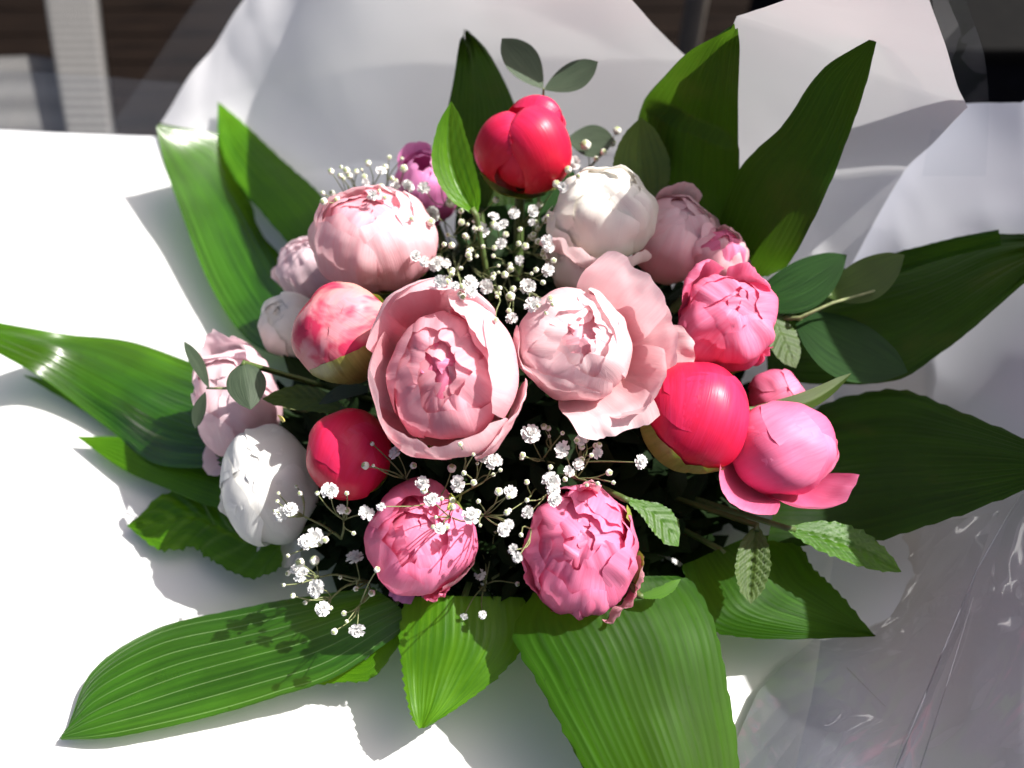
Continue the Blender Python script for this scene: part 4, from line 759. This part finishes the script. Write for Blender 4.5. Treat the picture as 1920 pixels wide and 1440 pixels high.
def gyp(label, root_px, florets, buds, zd, seed, extra=None):
    rnd = random.Random(seed); rp = P(*root_px); root = thing('baby_breath_sprig', label, 'baby breath', rp, 'baby breath sprigs between the peonies')
    pts = []
    if extra:
        x0, y0, x1, y1, n = extra
        buds = list(buds) + [(rnd.uniform(x0, x1), rnd.uniform(y0, y1), rnd.uniform(4, 8)) for _ in range(n)]
        florets = list(florets) + [(rnd.uniform(x0, x1), rnd.uniform(y0, y1), rnd.uniform(9, 14)) for _ in range(n // 5)]
    for (x, y, r) in florets:
        p = place(x, y, zd + rnd.uniform(-.006, .006), r * 0.0003); pts.append((p, r * depth(p) / F, 0))
    for (x, y, r) in buds:
        p = place(x, y, zd + rnd.uniform(-.010, .008), r * 0.0003); pts.append((p, r * depth(p) / F, 1))
    V = []; Fc = []
    nodes = []
    K = max(2, len(pts) // 5)
    cents = [pts[i * len(pts) // K][0] for i in range(K)]
    for _ in range(4):
        grp = [[] for _ in range(K)]
        for p in pts: grp[min(range(K), key=lambda q: (p[0] - cents[q]).length)].append(p)
        cents = [sum((p[0] for p in gq), Vector()) / len(gq) if gq else cents[q] for q, gq in enumerate(grp)]
    for q, gq in enumerate(grp):
        if not gq: continue
        nd = cents[q].lerp(rp, 0.28) + Vector((0, 0, -0.004))
        mid = rp.lerp(nd, 0.5) + Vector((rnd.uniform(-1, 1), rnd.uniform(-1, 1), 0.2)) * 0.006
        tube_geo([cat([rp, mid, nd], t / 6) for t in range(7)], 0.0008, 0.00045, 5, V, Fc)
        for p, r, kind in gq:
            d = (p - nd).normalized(); up = (d * 0.6 - FWD * 0.5 + Vector((rnd.uniform(-.5, .5), rnd.uniform(-.5, .5), rnd.uniform(0, .5)))).normalized()
            e = p - up * r * 0.5; mm = nd.lerp(e, 0.5) - up * r * 0.8 + Vector((rnd.uniform(-1, 1), rnd.uniform(-1, 1), rnd.uniform(-1, 1))) * 0.0022
            tube_geo([cat([nd, mm, e], t / 5) for t in range(6)], 0.00045, 0.0003, 4, V, Fc)
            o = bpy.data.objects.new('bud' if kind else 'floret', rnd.choice(BM if kind else FM)); COL.objects.link(o)
            o.parent = root; o.location = p - rp; o.scale = (r * rnd.uniform(0.8, 1.05) * (0.88 if kind else 1.0),) * 3
            o.rotation_euler = (up.to_track_quat('Z', 'Y') @ Matrix.Rotation(rnd.uniform(0, 6.28), 3, 'Z').to_quaternion()).to_euler()
    mesh_obj('branches', V, Fc, M['thinstem'], root)
gyp('baby breath sprig spilling behind the round blush pink peony', (700, 420, 0.08), [(765, 350, 13), (715, 320, 10)], [(650, 320, 8), (690, 306, 8), (655, 330, 7), (757, 316, 9), (683, 332, 7), (715, 350, 7), (607, 378, 9), (668, 322, 6), (735, 335, 7)], 0.17, 1, (600, 295, 770, 375, 16))
gyp('baby breath sprig right of the round blush pink peony', (850, 470, 0.07), [(795, 353, 15), (827, 310, 13), (902, 433, 18), (820, 495, 19), (797, 490, 12), (825, 528, 15), (882, 530, 17), (811, 402, 15), (780, 480, 11), (855, 335, 12)],
    [(845, 380, 11), (808, 416, 9), (847, 460, 8), (880, 485, 7), (865, 417, 8), (848, 507, 7), (772, 410, 6), (930, 375, 7), (872, 442, 7), (840, 440, 6), (895, 405, 7)], 0.165, 2, (830, 370, 935, 560, 26))
gyp('baby breath sprig left of the cream-white peony', (950, 480, 0.07), [(940, 457, 14), (912, 537, 17), (990, 537, 19), (1000, 572, 20), (1028, 507, 16), (960, 598, 15), (1000, 395, 12), (975, 488, 11), (945, 420, 12)],
    [(960, 398, 9), (948, 440, 7), (985, 462, 8), (957, 505, 9), (957, 556, 11), (1023, 412, 9), (1012, 384, 7), (1005, 506, 7), (1018, 530, 6), (975, 430, 6), (1000, 440, 7), (925, 480, 6), (1043, 345, 10), (930, 600, 6)], 0.165, 3, (930, 385, 1040, 590, 28))
gyp('baby breath sprig between the topmost coral bud and the cream-white peony', (1060, 380, 0.09), [(1078, 305, 13), (1056, 350, 11)], [(1098, 272, 13), (1157, 245, 10), (1148, 268, 9), (1118, 298, 7), (1065, 318, 9), (1085, 330, 8), (1132, 285, 7)], 0.175, 4)
gyp('baby breath sprig under the open rose pink peony', (850, 960, 0.07), [(742, 848, 18), (925, 866, 19), (905, 860, 17), (858, 908, 17), (793, 905, 17), (810, 937, 17), (884, 967, 18), (945, 992, 14), (957, 922, 13), (715, 950, 9)],
    [(685, 873, 8), (700, 873, 4), (698, 832, 5), (775, 873, 8), (863, 833, 7), (847, 878, 10), (935, 922, 9), (888, 905, 8), (848, 938, 7), (849, 950, 7), (897, 940, 5), (812, 988, 6), (828, 935, 6), (925, 890, 5)], 0.145, 5, (790, 850, 960, 1000, 12))
gyp('baby breath sprig above the ruffled hot pink peony', (1050, 900, 0.07), [(995, 813, 19), (1055, 843, 17), (1120, 850, 14), (1033, 903, 20), (1040, 936, 14), (990, 960, 16), (1090, 826, 14), (1085, 870, 12), (1200, 866, 14), (970, 1045, 13), (962, 1030, 11)],
    [(1028, 803, 7), (980, 853, 7), (1070, 887, 9), (1090, 862, 9), (1032, 876, 7), (1142, 886, 9), (978, 858, 6), (988, 938, 5), (955, 957, 6), (1030, 818, 4), (1150, 905, 5), (977, 1003, 5)], 0.14, 6, (970, 800, 1160, 930, 12))
gyp('baby breath sprig draped over the cool white peony', (640, 1010, 0.06), [(618, 921, 18), (590, 1008, 20), (575, 1015, 16), (528, 965, 17), (688, 962, 18), (545, 955, 14), (640, 955, 12)], [(563, 925, 7), (556, 912, 5), (520, 940, 5), (651, 958, 8), (522, 925, 5), (610, 1012, 8), (650, 925, 6), (663, 1000, 6), (540, 1042, 5), (515, 958, 4), (595, 925, 5)], 0.115, 7)
gyp('baby breath sprig overhanging the base of the arching pale-veined leaf', (690, 1090, 0.05), [(665, 1047, 21), (593, 1104, 18), (605, 1141, 18), (670, 1181, 18), (566, 1078, 18), (555, 1068, 13)],
    [(562, 1055, 10), (590, 1051, 11), (697, 1112, 7), (707, 1068, 7), (532, 1097, 5), (549, 1117, 7), (620, 1140, 6), (627, 1184, 7), (572, 1130, 6), (667, 1104, 6), (638, 1083, 5), (540, 1075, 7), (645, 1150, 6), (650, 1165, 4)], 0.08, 8)
gyp('sparse shaded baby breath sprig low between the two front pink peonies', (900, 1100, 0.05), [(900, 1078, 14), (905, 1040, 0.1), (870, 1155, 8), (905, 1153, 8)], [(907, 1092, 8), (970, 1095, 6), (928, 1000, 5), (1190, 925, 6), (1222, 943, 4)], 0.065, 9)
